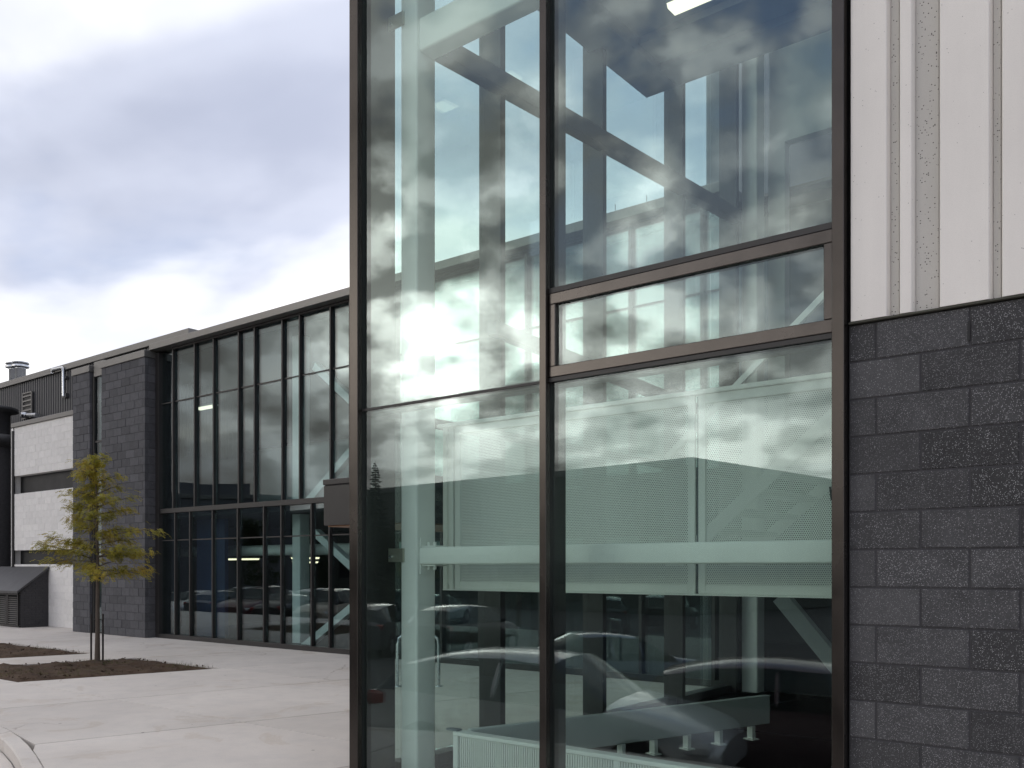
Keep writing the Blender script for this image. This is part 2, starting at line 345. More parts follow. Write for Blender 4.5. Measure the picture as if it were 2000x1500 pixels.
# ------------------------------------------------------------------ mesh helpers
class MB:
    def __init__(s): s.v = []; s.f = []; s.sm = []
    def add(s, vs, fs, smooth=False):
        o = len(s.v); s.v += [tuple(v) for v in vs]
        for f in fs: s.f.append([i + o for i in f]); s.sm.append(smooth)
        return s
    def box(s, x0, x1, y0, y1, z0, z1):
        if x0 > x1: x0, x1 = x1, x0
        if y0 > y1: y0, y1 = y1, y0
        if z0 > z1: z0, z1 = z1, z0
        return s.add([(x0, y0, z0), (x1, y0, z0), (x1, y1, z0), (x0, y1, z0), (x0, y0, z1), (x1, y0, z1), (x1, y1, z1), (x0, y1, z1)],
                     [(0, 3, 2, 1), (4, 5, 6, 7), (0, 1, 5, 4), (1, 2, 6, 5), (2, 3, 7, 6), (3, 0, 4, 7)])
    def cbox(s, x0, x1, y0, y1, z0, z1, b=0.004):
        """box with chamfered edges"""
        if x0 > x1: x0, x1 = x1, x0
        if y0 > y1: y0, y1 = y1, y0
        if z0 > z1: z0, z1 = z1, z0
        b = min(b, (x1 - x0) * .4, (y1 - y0) * .4, (z1 - z0) * .4)
        vs, idx = [], {}
        C = ((x0, x1), (y0, y1), (z0, z1))
        for i in (0, 1):
            for j in (0, 1):
                for k in (0, 1):
                    c = (i, j, k)
                    for ax in range(3):
                        p = [C[a][c[a]] + (0 if a == ax else (b if c[a] == 0 else -b)) for a in range(3)]
                        idx[(i, j, k, ax)] = len(vs); vs.append(p)
        fs = []
        for ax in range(3):
            a1, a2 = (ax + 1) % 3, (ax + 2) % 3
            for sd in (0, 1):
                q = []
                for (p, r) in ((0, 0), (1, 0), (1, 1), (0, 1)):
                    c = [0, 0, 0]; c[ax] = sd; c[a1] = p; c[a2] = r; q.append(idx[(*c, ax)])
                fs.append(q if sd else q[::-1])
            for p in (0, 1):
                for r in (0, 1):
                    c0 = [0, 0, 0]; c1 = [0, 0, 0]; c0[a1] = c1[a1] = p; c0[a2] = c1[a2] = r; c0[ax] = 0; c1[ax] = 1
                    q = [idx[(*c0, a1)], idx[(*c1, a1)], idx[(*c1, a2)], idx[(*c0, a2)]]
                    fs.append(q if p != r else q[::-1])
        for i in (0, 1):
            for j in (0, 1):
                for k in (0, 1):
                    q = [idx[(i, j, k, 0)], idx[(i, j, k, 1)], idx[(i, j, k, 2)]]
                    fs.append(q if (i + j + k) % 2 else q[::-1])
        return s.add(vs, fs)
    def prism(s, poly, lo, hi, axis='z', smooth=False):
        n = len(poly)
        def mk(a, b, c): return {'z': (a, b, c), 'x': (c, a, b), 'y': (a, c, b)}[axis]
        vs = [mk(a, b, lo) for a, b in poly] + [mk(a, b, hi) for a, b in poly]
        fs = [(i, (i + 1) % n, (i + 1) % n + n, i + n) for i in range(n)]
        s.add(vs, fs, smooth); s.add(vs, [tuple(range(n))[::-1], tuple(range(n, 2 * n))]); return s
    def tube(s, pts, rad, n=8, cap=True):
        pts = [Vector(p) for p in pts]
        if isinstance(rad, (int, float)): rad = [rad] * len(pts)
        rings = []
        for i, p in enumerate(pts):
            d = (pts[min(i + 1, len(pts) - 1)] - pts[max(i - 1, 0)]).normalized()
            a = d.orthogonal().normalized() if abs(d.z) > .9 else d.cross(Vector((0, 0, 1))).normalized()
            b = d.cross(a)
            rings.append([p + (a * math.cos(2 * math.pi * k / n) + b * math.sin(2 * math.pi * k / n)) * rad[i] for k in range(n)])
        vs = [v for r in rings for v in r]
        fs = [(i * n + k, i * n + (k + 1) % n, (i + 1) * n + (k + 1) % n, (i + 1) * n + k) for i in range(len(pts) - 1) for k in range(n)]
        s.add(vs, fs, True)
        if cap: s.add(rings[0], [tuple(range(n))[::-1]]); s.add(rings[-1], [tuple(range(n))])
        return s
    def bar(s, p0, p1, w, h, up=(0, 0, 1)):
        """rectangular bar from p0 to p1"""
        p0, p1 = Vector(p0), Vector(p1); d = (p1 - p0).normalized(); a = d.cross(Vector(up)).normalized(); b = a.cross(d).normalized()
        vs = [p + a * (w / 2 * i) + b * (h / 2 * j) for p in (p0, p1) for i, j in ((-1, -1), (1, -1), (1, 1), (-1, 1))]
        return s.add(vs, [(0, 1, 2, 3), (7, 6, 5, 4), (0, 4, 5, 1), (1, 5, 6, 2), (2, 6, 7, 3), (3, 7, 4, 0)])
    def lathe(s, prof, c, n=20):
        """prof: list of (r, z); c: centre"""
        vs = [(c[0] + r * math.cos(2 * math.pi * k / n), c[1] + r * math.sin(2 * math.pi * k / n), c[2] + z) for r, z in prof for k in range(n)]
        fs = [(i * n + k, i * n + (k + 1) % n, (i + 1) * n + (k + 1) % n, (i + 1) * n + k) for i in range(len(prof) - 1) for k in range(n)]
        return s.add(vs, fs, True)
    def mesh(s, name, mat):
        me = bpy.data.meshes.new(name); me.from_pydata(s.v, [], s.f)
        me.polygons.foreach_set('use_smooth', s.sm)
        if mat: me.materials.append(M[mat])
        me.update(); return me
    def build(s, name, mat, parent=None, loc=None, kind=None):
        o = bpy.data.objects.new(name, s.mesh(name, mat)); COL.objects.link(o)
        if parent is not None: o.parent = parent
        if loc is not None: o.location = loc
        if kind: o['kind'] = kind
        return o
def tag(o, label=None, cat=None, group=None, kind=None):
    if label: o['label'] = label
    if cat: o['category'] = cat
    if group: o['group'] = group
    if kind: o['kind'] = kind
    return o
def thing(name, label, cat, loc=(0, 0, 0), rz=0, group=None):
    o = bpy.data.objects.new(name, None); COL.objects.link(o); o.location = loc; o.rotation_euler = (0, 0, rz); o.empty_display_size = 0.2
    return tag(o, label, cat, group)
def share(name, me, parent, loc, mat=None, rz=0):
    o = bpy.data.objects.new(name, me); COL.objects.link(o); o.parent = parent; o.location = loc
    if rz: o.rotation_euler = (0, 0, rz)
    return o
def copy_tree(o, parent=None):
    c = o.copy(); COL.objects.link(c)
    if parent is not None: c.parent = parent
    for ch in list(o.children): copy_tree(ch, c)
    return c
def rrect(x0, x1, y0, y1, r, n=4):
    out = []
    for cx, cy, a0 in ((x1 - r, y1 - r, 0), (x0 + r, y1 - r, 90), (x0 + r, y0 + r, 180), (x1 - r, y0 + r, 270)):
        for k in range(n + 1):
            a = R(a0 + 90 * k / n); out.append((cx + r * math.cos(a), cy + r * math.sin(a)))
    return out
def box(name, mat, parent, *b, bev=0.0, kind=None):
    m = MB(); m.cbox(*b, b=bev) if bev else m.box(*b)
    return m.build(name, mat, parent, kind=kind)

# ------------------------------------------------------------------ ground
YF = 4.92            # glass plane of the stair tower
YB = 12.0            # glass plane of the long building
def lot_z(y):
    t = [(-400, -2.2), (-100, -1.7), (-25, -1.45), (-6, -1.02), (-1, -0.85), (1.5, -0.70), (2.4, -0.5), (500, -0.5)]
    for (a, za), (b, zb) in zip(t, t[1:]):
        if y <= b: return za + (zb - za) * (y - a) / (b - a)
    return -0.5
ys = [-1500, -400, -100, -60, -25, -15, -6, -3, -1, 0.5, 1.5, 2.4, 4, 30, 200, 1500]
xs = [-1500, -300, -100, -40, -20, -10, 0, 20, 100, 300, 1500]
g = MB(); g.add([(x, y, lot_z(max(y, -400))) for y in ys for x in xs],
                [(j * len(xs) + i, j * len(xs) + i + 1, (j + 1) * len(xs) + i + 1, (j + 1) * len(xs) + i) for j in range(len(ys) - 1) for i in range(len(xs) - 1)], True)
g.build('parking_lot', 'asphalt', kind='structure')
# painted bay lines on the lot
ml = MB()
painted('road_paint', (0.55, 0.55, 0.52), 0.8, 0.2)
for row_y in (-1.5, -9.5):
    for k in range(9):
        x = -48 + k * 2.75
        ml.add([(x - .05, row_y - 2.4, lot_z(row_y - 2.4) + .006), (x + .05, row_y - 2.4, lot_z(row_y - 2.4) + .006), (x + .05, row_y + 2.2, lot_z(row_y + 2.2) + .012), (x - .05, row_y + 2.2, lot_z(row_y + 2.2) + .012)], [(0, 1, 2, 3)])
ml.build('bay_markings', 'road_paint', kind='structure')

plaza = bpy.data.objects.new('plaza', None); COL.objects.link(plaza); tag(plaza, kind='structure')
SK = 0.25
def kerb_y(x):
    if x < -11.0: return 4.10
    if x < -4.5:
        t = (x + 11.0) / 6.5; return 4.10 - 1.5 * t * t * (3 - 2 * t)
    return 2.6
lines = [-40, -37, -34, -31, -28, -25, -22.3, -18.45, -16.95, -14.15, -11.35, -8.55, -5.75, -2.95, -0.15, 2.65, 5.45]
rows = [(None, 6.0), (6.0, 9.0), (9.0, 11.96)]
G = 0.011
def slab(poly):
    m = MB(); n = len(poly)
    c = (sum(p[0] for p in poly) / n, sum(p[1] for p in poly) / n)
    ins = []
    for p in poly:
        d = Vector((c[0] - p[0], c[1] - p[1])); d.normalize(); ins.append((p[0] + d.x * 0.005, p[1] + d.y * 0.005))
    m.add([(x, y, -0.85) for x, y in poly] + [(x, y, -0.007) for x, y in poly] + [(x, y, 0.0) for x, y in ins],
          [(i, (i + 1) % n, n + (i + 1) % n, n + i) for i in range(n)] + [(n + i, n + (i + 1) % n, 2 * n + (i + 1) % n, 2 * n + i) for i in range(n)] + [tuple(range(2 * n, 3 * n))])
    return m.build('concrete_slab', 'plaza_concrete', plaza)
for (a, b) in zip(lines, lines[1:]):
    for (y0, y1) in rows:
        bed = y0 == 6.0 and ((a, b) in ((-16.95, -14.15), (-22.3, -18.45)))
        if bed: continue
        yt = y1 - G
        if a < -24.0 and y1 > 11: yt = 12.3
        def xl(y): return a + SK * (y - 6) + G
        def xr(y): return b + SK * (y - 6) - G
        if y0 is None:
            bot = []
            for k in range(7):
                y = 3.4; x = xl(3.2) + (xr(3.2) - xl(3.2)) * k / 6
                bot.append((x, kerb_y(x) + 0.16))
            bot[0] = (xl(bot[0][1]), bot[0][1]); bot[-1] = (xr(bot[-1][1]), bot[-1][1])
            poly = bot + [(xr(yt), yt), (xl(yt), yt)]
        else:
            poly = [(xl(y0), y0), (xr(y0), y0), (xr(yt), yt), (xl(yt), yt)]
        slab(poly)
for x0 in (-1.7, 1.1, 3.9):
    for y0 in (-6, -3.2, -0.4):
        slab([(x0 + G, y0 + G), (x0 + 2.8 - G, y0 + G), (x0 + 2.8 - G, y0 + 2.8 - G), (x0 + G, y0 + 2.8 - G)])
# kerb following the plaza edge
kp = [(x * 0.5, kerb_y(x * 0.5)) for x in range(-80, -3)]
km = MB(); vs = []
for x, y in kp: vs += [(x, y - .012, -0.9), (x, y, -0.015), (x, y + .016, 0.002), (x, y + .15, 0.002), (x, y + .154, -0.2)]
n = len(kp); km.add(vs, [(i * 5 + k, (i + 1) * 5 + k, (i + 1) * 5 + k + 1, i * 5 + k + 1) for i in range(n - 1) for k in range(4)])
km.build('kerb', 'plaza_concrete', kind='structure')
# gutter slab along the kerb's foot, a step lower than the plaza
gm = MB(); vs = []
for x, y in kp: vs += [(x, y - .013, -0.13), (x, y - .75, -0.17), (x, y - .76, -0.9)]
gm.add(vs, [(i * 3 + k, i * 3 + k + 1, (i + 1) * 3 + k + 1, (i + 1) * 3 + k) for i in range(n - 1) for k in range(2)])
gm.build('gutter', 'plaza_concrete', kind='structure')

def bed(a, b, y0, y1, seed):
    m = MB(); nx, ny = 44, 44; rr = random.Random(seed); vs = []
    for j in range(ny + 1):
        for i in range(nx + 1):
            y = y0 + (y1 - y0) * j / ny; x = a + (b - a) * i / nx + SK * (y - 6)
            e = min(i, j, nx - i, ny - j) / 6.0
            z = -0.03 + 0.05 * min(1, e) + (0.055 * mnoise.noise(Vector((x * 2.3, y * 2.3, seed))) + 0.05 * mnoise.noise(Vector((x * 7, y * 7, seed)))) * min(1, e * 1.2 + .2)
            vs.append((x, y, z))
    m.add(vs, [(j * (nx + 1) + i, j * (nx + 1) + i + 1, (j + 1) * (nx + 1) + i + 1, (j + 1) * (nx + 1) + i) for j in range(ny) for i in range(nx)], True)
    m.build('planting_bed', 'soil', kind='structure')
    c = MB()
    for _ in range(420):
        i = rr.random(); j = rr.random(); y = y0 + .1 + (y1 - y0 - .2) * j; x = a + .1 + (b - a - .2) * i + SK * (y - 6); s = rr.uniform(.010, .028)
        z = 0.02
        o = Vector((x, y, z)); vv = [o + Vector((rr.uniform(-1, 1), rr.uniform(-1, 1), rr.uniform(-.6, .8))) * s * 1.3 for _ in range(4)]
        c.add(vv, [(0, 1, 2), (0, 2, 3), (0, 3, 1), (1, 3, 2)])
    c.build('soil_clods', 'soil', kind='stuff')
    gr = MB()
    for _ in range(900):
        i = rr.random(); j = rr.random(); y = y0 + .05 + (y1 - y0 - .1) * j; x = a + .12 + (b - a - .24) * i + SK * (y - 6)
        if mnoise.noise(Vector((x * 1.2, y * 1.2, 5 + seed))) < 0.02: continue
        for _k in range(2):
            h = rr.uniform(.03, .085); dx, dy = rr.uniform(-.04, .04), rr.uniform(-.04, .04)
            gr.add([(x - .004, y, .0), (x + .004, y, .0), (x + dx, y + dy, .01 + h)], [(0, 1, 2)])
    gr.build('weed_grass', 'grass_blade', kind='stuff')
bed(-16.95 + .01, -14.15 - .01, 6.01, 8.98, 1)
bed(-22.3 + .01, -18.45 - .01, 6.01, 8.98, 2)

# ------------------------------------------------------------------ dark block wall on the right, white concrete panels above
WX = -1.603
wall = thing('block_wall', 'dark speckled concrete block wall under the white ribbed panels', 'wall', (WX, YF, 0))
BL, BH, JT = 0.449, 0.200, 0.010
def block_mesh(name, L, H, D, b, mat):
    m = MB(); m.cbox(JT / 2, L - JT / 2, 0, D, JT / 2, H - JT / 2, b=b); return m.mesh(name, mat)
full = block_mesh('block', BL, BH, .19, .004, 'dark_block')
z0 = 0.003
xj = XA(1711, YF); xk = XA(1798, YF)
XEND = 2.2
for c in range(-3, 15):
    zc = z0 + c * BH
    first = xj if (14 - c) % 2 == 0 else xk
    # the cut block at the frame is smooth and greyer
    m = MB(); m.cbox(0.004, first - WX - JT / 2, 0.001, .19, JT / 2, BH - JT / 2, b=.003)
    m.build('block', 'grey_block', wall, (0, 0, zc))
    x = first
    while x < XEND:
        o = share('block', full, wall, (x - WX, rnd.uniform(-.0015, .0015), zc)); x += BL
core = MB(); core.box(0, XEND + .4 - WX, .006, .30, -0.85, 3.0); core.build('mortar', 'mortar_dark', wall)
wv = MB(); wv.box(-.006, .006, -.002, .02, .03, .125); wv.build('weep_vent', 'gasket', wall, (XA(1892, YF) - WX, 0, z0 + 14 * BH))

pan = thing('concrete_panel_wall', 'white precast concrete panels with vertical grooves above the dark blocks', 'wall', (WX, YF, 3.016))
YP = -0.025
edges = [WX + .004] + [XA(p, YF + YP) for p in (1736, 1752, 1785, 1830, 1937, 1952)]
w = edges[1] - edges[0]
while edges[-1] < XEND + .3:
    edges += [edges[-1] + 0.20, edges[-1] + 0.235, edges[-1] + 0.31, edges[-1] + 0.41]
ribs = []
TOPZ = 7.6
for i in range(0, len(edges) - 1, 2):
    x0, x1 = edges[i] - WX, edges[i + 1] - WX
    b = .012
    m = MB(); m.prism([(x0, .05 + YP), (x0 + b, YP + .004), (x0 + b + .004, YP), (x1 - b - .004, YP), (x1 - b, YP + .004), (x1, .05 + YP), (x1, .16), (x0, .16)], 0, TOPZ)
    m.build('panel_rib', 'white_precast', pan)
    if i + 2 < len(edges):
        x2 = edges[i + 2] - WX
        m = MB(); m.box(x1 + .0005, x2 - .0005, .038 + YP, .158, .004, TOPZ); m.build('groove_strip', 'aggregate', pan)
m = MB(); m.cbox(0.003, XEND + .5 - WX, YP + .004, .15, -.012, -.001, b=.002); m.build('flashing', 'flashing', pan)
m = MB(); m.box(0, XEND + .5 - WX, .165, .35, 0, TOPZ); m.build('backing', 'inner_grey', pan)

# ------------------------------------------------------------------ stair tower of glass
TX = -5.47           # glass plane of its left side
TTOP = 9.6
tower = thing('glass_stair_tower', 'tall glass stair tower with dark metal mullions beside the block wall', 'building', (TX, YF, 0))
def T(m, name, mat, kind=None):
    o = m.build(name, mat, tower, (-TX, -YF, 0)); 
    if kind: o['kind'] = kind
    return o
YC = 4.857
def mullion(x0, x1, inner, back=0.17):
    T(MB().cbox(x0, x1, YC, YF - .012, -.1, TTOP, b=.003), 'mullion_cap', 'cap_metal')
    T(MB().box(x0 + .004, x1 - .004, YF - .012, YF + .03, -.1, TTOP), 'gasket', 'gasket')
    T(MB().cbox(inner[0], inner[1], YF + .03, YF + back, -.1, TTOP, b=.003), 'mullion_box', 'frame_metal')
mL = (XA(682, YC), XA(698, YC)); mM = (XA(1053, YC), XA(1066, YC)); mR = (XA(1624, YC), WX - .006)
mullion(mL[0], mL[1], (mL[0] + .055, mL[1] + .005), .16)
mullion(mM[0], mM[1], (mM[0], mM[1]))
mullion(mR[0], mR[1], (mR[0], mR[1]))
ZT = 2.958; ZU = 3.552
def transom(x0, x1, z, h=.026, d=.03):
    T(MB().cbox(x0, x1, YF - d, YF - .011, z - h / 2, z + h / 2, b=.002), 'transom', 'frame_metal')
    T(MB().cbox(x0, x1, YF + .026, YF + .14, z - .03, z + .03, b=.003), 'transom_box', 'frame_metal')
transom(mL[1], mM[0], ZT, .020, .016)
transom(mM[1], mR[0], ZT, .030)
transom(mM[1], mR[0], ZU, .036)
for xa, xb in ((mL[1], mM[0]), (mM[1], mR[0])): T(MB().cbox(xa, xb, YF - .04, YF + .14, -.12, .06, b=.003), 'sill', 'frame_metal')
def pane(x0, x1, z0, z1, name='glass_pane', y=YF, mat='tower_glass', par=None):
    m = MB().box(x0 - .012, x1 + .012, y - .011, y + .011, z0, z1)
    return T(m, name, mat)
pane(mL[1], mM[0], .05, ZT - .011); pane(mL[1], mM[0], ZT + .011, TTOP)
pane(mM[1], mR[0], .05, ZT - .016); pane(mM[1], mR[0], ZU + .019, TTOP)
# top-hung vent between the two rails
vx0, vx1, vz0, vz1 = mM[1] + .004, mR[0] - .004, ZT + .017, ZU - .020
FW = .072
vf = MB()
vy0, vy1 = YF - .034, YF + .045
vf.cbox(vx0, vx1, vy0, vy1, vz0, vz0 + FW, b=.004); vf.cbox(vx0, vx1, vy0, vy1, vz1 - FW, vz1, b=.004)
vf.cbox(vx0, vx0 + .05, vy0 + .001, vy1, vz0 + FW, vz1 - FW, b=.004); vf.cbox(vx1 - .05, vx1, vy0 + .001, vy1, vz0 + FW, vz1 - FW, b=.004)
vo = T(vf, 'vent_window', 'vent_frame')
vg = MB().box(vx0 + .048, vx1 - .048, YF - .008, YF + .012, vz0 + FW - .003, vz1 - FW + .003); vg.build('pane', 'tower_glass', vo)
# a small dark latch on the lower right pane
T(MB().bar((XA(1619, YF) - .004, YF + .03, ZA(1619, 950, YF)), (XA(1622, YF) - .004, YF + .03, ZA(1622, 976, YF)), .008, .012, up=(0, 1, 0)), 'latch', 'gasket')
# left side wall: jamb panel, mullions, rails and panes
LY = [YX(945, TX), YX(1147, TX), YX(1305, TX), YX(1412, TX)]
jy = YX(765, TX)
T(MB().box(TX - .04, TX + .04, YF + .165, jy, -.1, TTOP), 'jamb_panel', 'frame_metal')
prev = jy
for k, y in enumerate(LY):
    T(MB().cbox(TX - .06, TX + .20, y, y + .075, -.1, TTOP, b=.003), 'side_mullion', 'frame_metal')
for k, (ya, yb) in enumerate(zip([jy] + [y + .075 for y in LY], LY + [YB - .08])):
    zsplits = [.10, 2.3, ZT, 6.9, TTOP - .2] if k else [.10, ZT, TTOP - .2]
    zsplits = [.10, ZT, TTOP - .2]
    for za, zb in zip(zsplits, zsplits[1:]):
        if k == 4:
            T(MB().box(TX - .04, TX + .04, ya, yb, za, zb), 'side_panel', 'frame_metal')
        elif yb - ya > .1:
            T(MB().box(TX - .011, TX + .011, ya - .008, yb + .008, za + .012, zb - .012), 'side_pane', 'tower_glass')
    if yb - ya > .1:
        T(MB().cbox(TX - .03, TX + .12, ya, yb, ZT - .03, ZT + .03, b=.003), 'side_rail', 'frame_metal')
        T(MB().cbox(TX - .04, TX + .12, ya, yb, -.1, .10, b=.003), 'side_sill', 'frame_metal')
# steel frame inside
cx0, cx1, cy0, cy1 = -5.30, -5.115, 5.215, 5.44
col1 = MB().prism(rrect(cx0, cx1, cy0, cy1, .022), -.05, TTOP - .3, 'z', True)
T(col1, 'column', 'white_steel')
col2y = YX(1452, -5.25)
T(MB().prism(rrect(-5.28, -5.05, col2y, col2y + .25, .022), -.05, TTOP - .3, 'z', True), 'column', 'white_steel')
by0, by1 = 5.245, 5.42
bz0, bz1 = 1.732, 1.872
T(MB().prism(rrect(by0, by1, bz0, bz1, .016), cx1 + .002, mR[1], 'x', True), 'beam', 'white_steel')
tz = ZA(845, 92, by0)
T(MB().prism(rrect(by0, by1, tz + .02, tz + .29, .02), cx1 + .002, mR[1], 'x', True), 'beam', 'white_steel')
# seats and bolts where the lower beam meets the column
for zc, sg in ((bz1, 1), (bz0, -1)):
    T(MB().box(cx1 + .001, cx1 + .012, by0 + .005, by1 - .005, zc + sg * .002, zc + sg * .075).box(cx1 + .012, cx1 + .16, by0 + .02, by1 - .02, zc + sg * .002, zc + sg * .012), 'beam_cleat', 'white_steel')
    for dx in (.05, .115): T(MB().tube([(cx1 + dx, by0 + .06, zc + sg * .012), (cx1 + dx, by0 + .06, zc + sg * .04)], .013, 6), 'bolt', 'white_steel')
# brackets tying the corner mullion to the column
for zb in (ZA(765, 1085, 5.3), ZA(765, 66, 5.3)):
    o = T(MB().cbox(-5.42, cx0 + .05, 5.195, 5.213, zb - .055, zb + .055, b=.002), 'bracket', 'zinc_bracket')
    MB().tube([(-5.385, 5.196, zb - .015), (-5.385, 5.18, zb - .015)], .016, 6).build('bolt', 'galvanised', o)
# diagonal braces in the side wall
YBR = -5.26
def side_brace(p0, p1, w=.13):
    a = (YBR, YX(p0[0], YBR), 0); b = (YBR, YX(p1[0], YBR), 0)
    def zz_(px, py, y):
        d = -YBR * SN + y * CS; return EYE + (HOR - py) / FPX * d
    T(MB().bar((YBR, a[1], zz_(*p0, a[1])), (YBR, b[1], zz_(*p1, b[1])), w, w * 1.25), 'brace', 'brace_backlit')
side_brace((850, 90), (1440, 425))
side_brace((960, 640), (1360, 800), .10)
# ceiling with a dropped rim, roof above
ZC = 7.28; CY1 = 9.42; CXL = TX + .03
cxr = WX
T(MB().box(CXL, cxr, YF + .2, CY1, ZC + .16, ZC + .40), 'ceiling', 'ceiling_paint')
T(MB().cbox(CXL, CXL + .42, YF + .2, CY1, ZC, ZC + .16, b=.006).cbox(CXL + .42, cxr, CY1 - .42, CY1, ZC + .001, ZC + .16, b=.006), 'ceiling_rim', 'ceiling_paint')
T(MB().box(CXL, cxr, CY1 - .9, CY1 - .43, ZC + .08, ZC + .16), 'ceiling_step', 'ceiling_paint')
T(MB().box(mL[0], WX, YF - .03, YB + .3, TTOP, TTOP + .35), 'roof', 'coping_metal')
T(MB().box(TX + .05, WX, YF + .18, YB, -.30, 0.0), 'floor', 'carpet')
T(MB().box(WX + .001, WX + .25, YF + .32, YB + .25, -.3, TTOP), 'party_wall', 'inner_grey')
# wall at the back of the stair, open to the lobby below
bw = MB()
bx0, bx1 = XA(1505, YB + .1), WX
bw.box(bx0, bx1, YB + .05, YB + .2, ZA(1535, 275, YB + .05), TTOP)
T(bw, 'back_wall', 'inner_white')
T(MB().box(XA(1500, YB + .02), XA(1532, YB + .02), YB + .03, YB + .2, 3.4, ZA(1535, 275, YB + .05) - .002), 'back_pier', 'inner_white')
T(MB().box(XA(1532, YB + .02) - 1.6, WX, YB + .9, YB + 1.0, 3.4, TTOP), 'corridor_wall', 'inner_grey')
# lower brace at right and landing
T(MB().bar((XA(1525, 9.2), 9.2, ZA(1525, 1165, 9.2)), (XA(1660, 9.2), 9.2, ZA(1660, 1330, 9.2)), .12, .16), 'brace', 'grey_steel')
lx0, lx1 = -5.02, WX
T(MB().box(lx0 - .1, lx1, 5.76, 7.3, 1.56, 1.72), 'landing', 'inner_grey')
# stair flight rising from the landing
fl = MB(); sx0, sx1 = -3.9, -1.75
for k in range(11):
    x = sx0 + k * (sx1 - sx0) / 11; z = 1.72 + (k + 1) * .165
    fl.box(x, x + .24, 7.32, 8.55, z - .045, z)
T(fl, 'stair_tread', 'grey_steel', 'stuff')
for y in (7.29, 8.60): T(MB().bar((sx0 - .1, y, 1.66), (sx1 + .1, y, 1.66 + 12 * .165), .03, .11), 'stringer', 'white_steel')
T(MB().bar((sx0 - .1, 7.29, 2.70), (sx1 + .1, 7.29, 2.70 + 12 * .165), .04, .05), 'handrail', 'white_steel')

# perforated guard at the landing
gd = thing('landing_guard', 'pale perforated metal guard along the stair landing behind the glass', 'guard rail', (-5.2, 5.7, 1.515))
GX0, GX1, GZ0, GZ1, GY = XA(868, 5.7), WX - .01, 1.515, 2.918, 5.70
gs = XA(1362, 5.7); g0 = XA(888, 5.7)
def Gd(m, name, mat): return m.build(name, mat, gd, (5.2, -5.7, -1.515))
Gd(MB().cbox(GX0 - .06, GX1, GY - .03, GY + .04, GZ1 - .02, GZ1 + .012, b=.004), 'top_rail', 'white_steel')
Gd(MB().cbox(GX0, GX1, GY - .025, GY + .03, GZ0, GZ0 + .012, b=.003), 'bottom_rail', 'white_steel')
def gpanel(xa, xb):
    p = MB()
    for (a, b, c, d) in ((xa, xa + .055, GZ0 + .013, GZ1 - .021), (xb - .055, xb, GZ0 + .013, GZ1 - .021), (xa + .055, xb - .055, GZ0 + .013, GZ0 + .075), (xa + .055, xb - .055, GZ1 - .085, GZ1 - .021)):
        p.cbox(a, b, GY - .012, GY + .012, c, d, b=.003)
    f = Gd(p, 'panel', 'white_steel')
    MB().box(xa + .05, xb - .05, GY - .001, GY + .001, GZ0 + .07, GZ1 - .08).build('perforated_sheet', 'perforated_sheet', f)
gpanel(g0 + .012, gs - .012); gpanel(gs + .012, GX1)
pp = MB(); pp.cbox(GX0, GX0 + .045, GY - .02, GY + .02, GZ0 + .013, GZ1 - .021, b=.003); pp.cbox(g0 - .045, g0 - .004, GY - .02, GY + .02, GZ0 + .013, GZ1 - .021, b=.003)
pp.box(GX0 + .046, g0 - .046, GY + .0, GY + .004, GZ0 + .05, GZ1 - .06)
Gd(pp, 'end_post', 'white_steel')
Gd(MB().box(gs - .009, gs + .009, GY + .013, GY + .05, GZ0 + .02, GZ1 - .03), 'post', 'inner_grey')

# convectors on the tower floor
cv = thing('ribbed_convector', 'low white ribbed convector standing just behind the front glass', 'heater', (-4.83, 5.3, 0))
cX0, cX1, cY = XA(884, 5.30), -1.75, 5.30
def Cv(m, name, mat, kind=None): return m.build(name, mat, cv, (4.83, -5.3, 0), kind)
Cv(MB().cbox(cX0, cX1, cY, cY + .11, .385, .415, b=.004), 'top_cover', 'white_steel')
Cv(MB().box(cX0 + .05, cX1, cY + .03, cY + .10, .05, .384), 'core', 'inner_grey')
fm = MB(); x = cX0 + .075
while x < cX1: fm.box(x, x + .011, cY + .004, cY + .029, .07, .383); x += .021
Cv(fm, 'fin_row', 'white_steel', 'stuff')
Cv(MB().cbox(cX0, cX0 + .05, cY + .001, cY + .109, 0, .384, b=.004), 'end_post', 'white_steel')
Cv(MB().cbox(XA(1203, cY) - .02, XA(1203, cY) + .02, cY - .001, cY + .003, .06, .384, b=.001), 'clip', 'white_steel')
Cv(MB().cbox(cX0 - .09, cX0 + .02, cY + .02, cY + .09, .4155, .43, b=.003), 'end_bracket', 'inner_grey')
a0 = Vector((cX0 + .06, 5.43)); a1 = Vector((-3.66, 8.76)); dv = (a1 - a0)
ang = math.atan2(dv.y, dv.x)
pc = thing('panel_convector', 'long flat white panel convector on small feet on the tower floor', 'heater', (a0.x, a0.y, 0), ang)
Lc = dv.length
MB().cbox(0, Lc, -.03, .03, .14, .425, b=.006).build('panel', 'inner_white', pc)
for k in (.45, .56, .68, .80, .93):
    MB().box(k * Lc - .02, k * Lc + .02, -.035, .035, .012, .139).box(k * Lc - .045, k * Lc + .045, -.06, .06, 0, .012).build('foot', 'white_steel', pc)

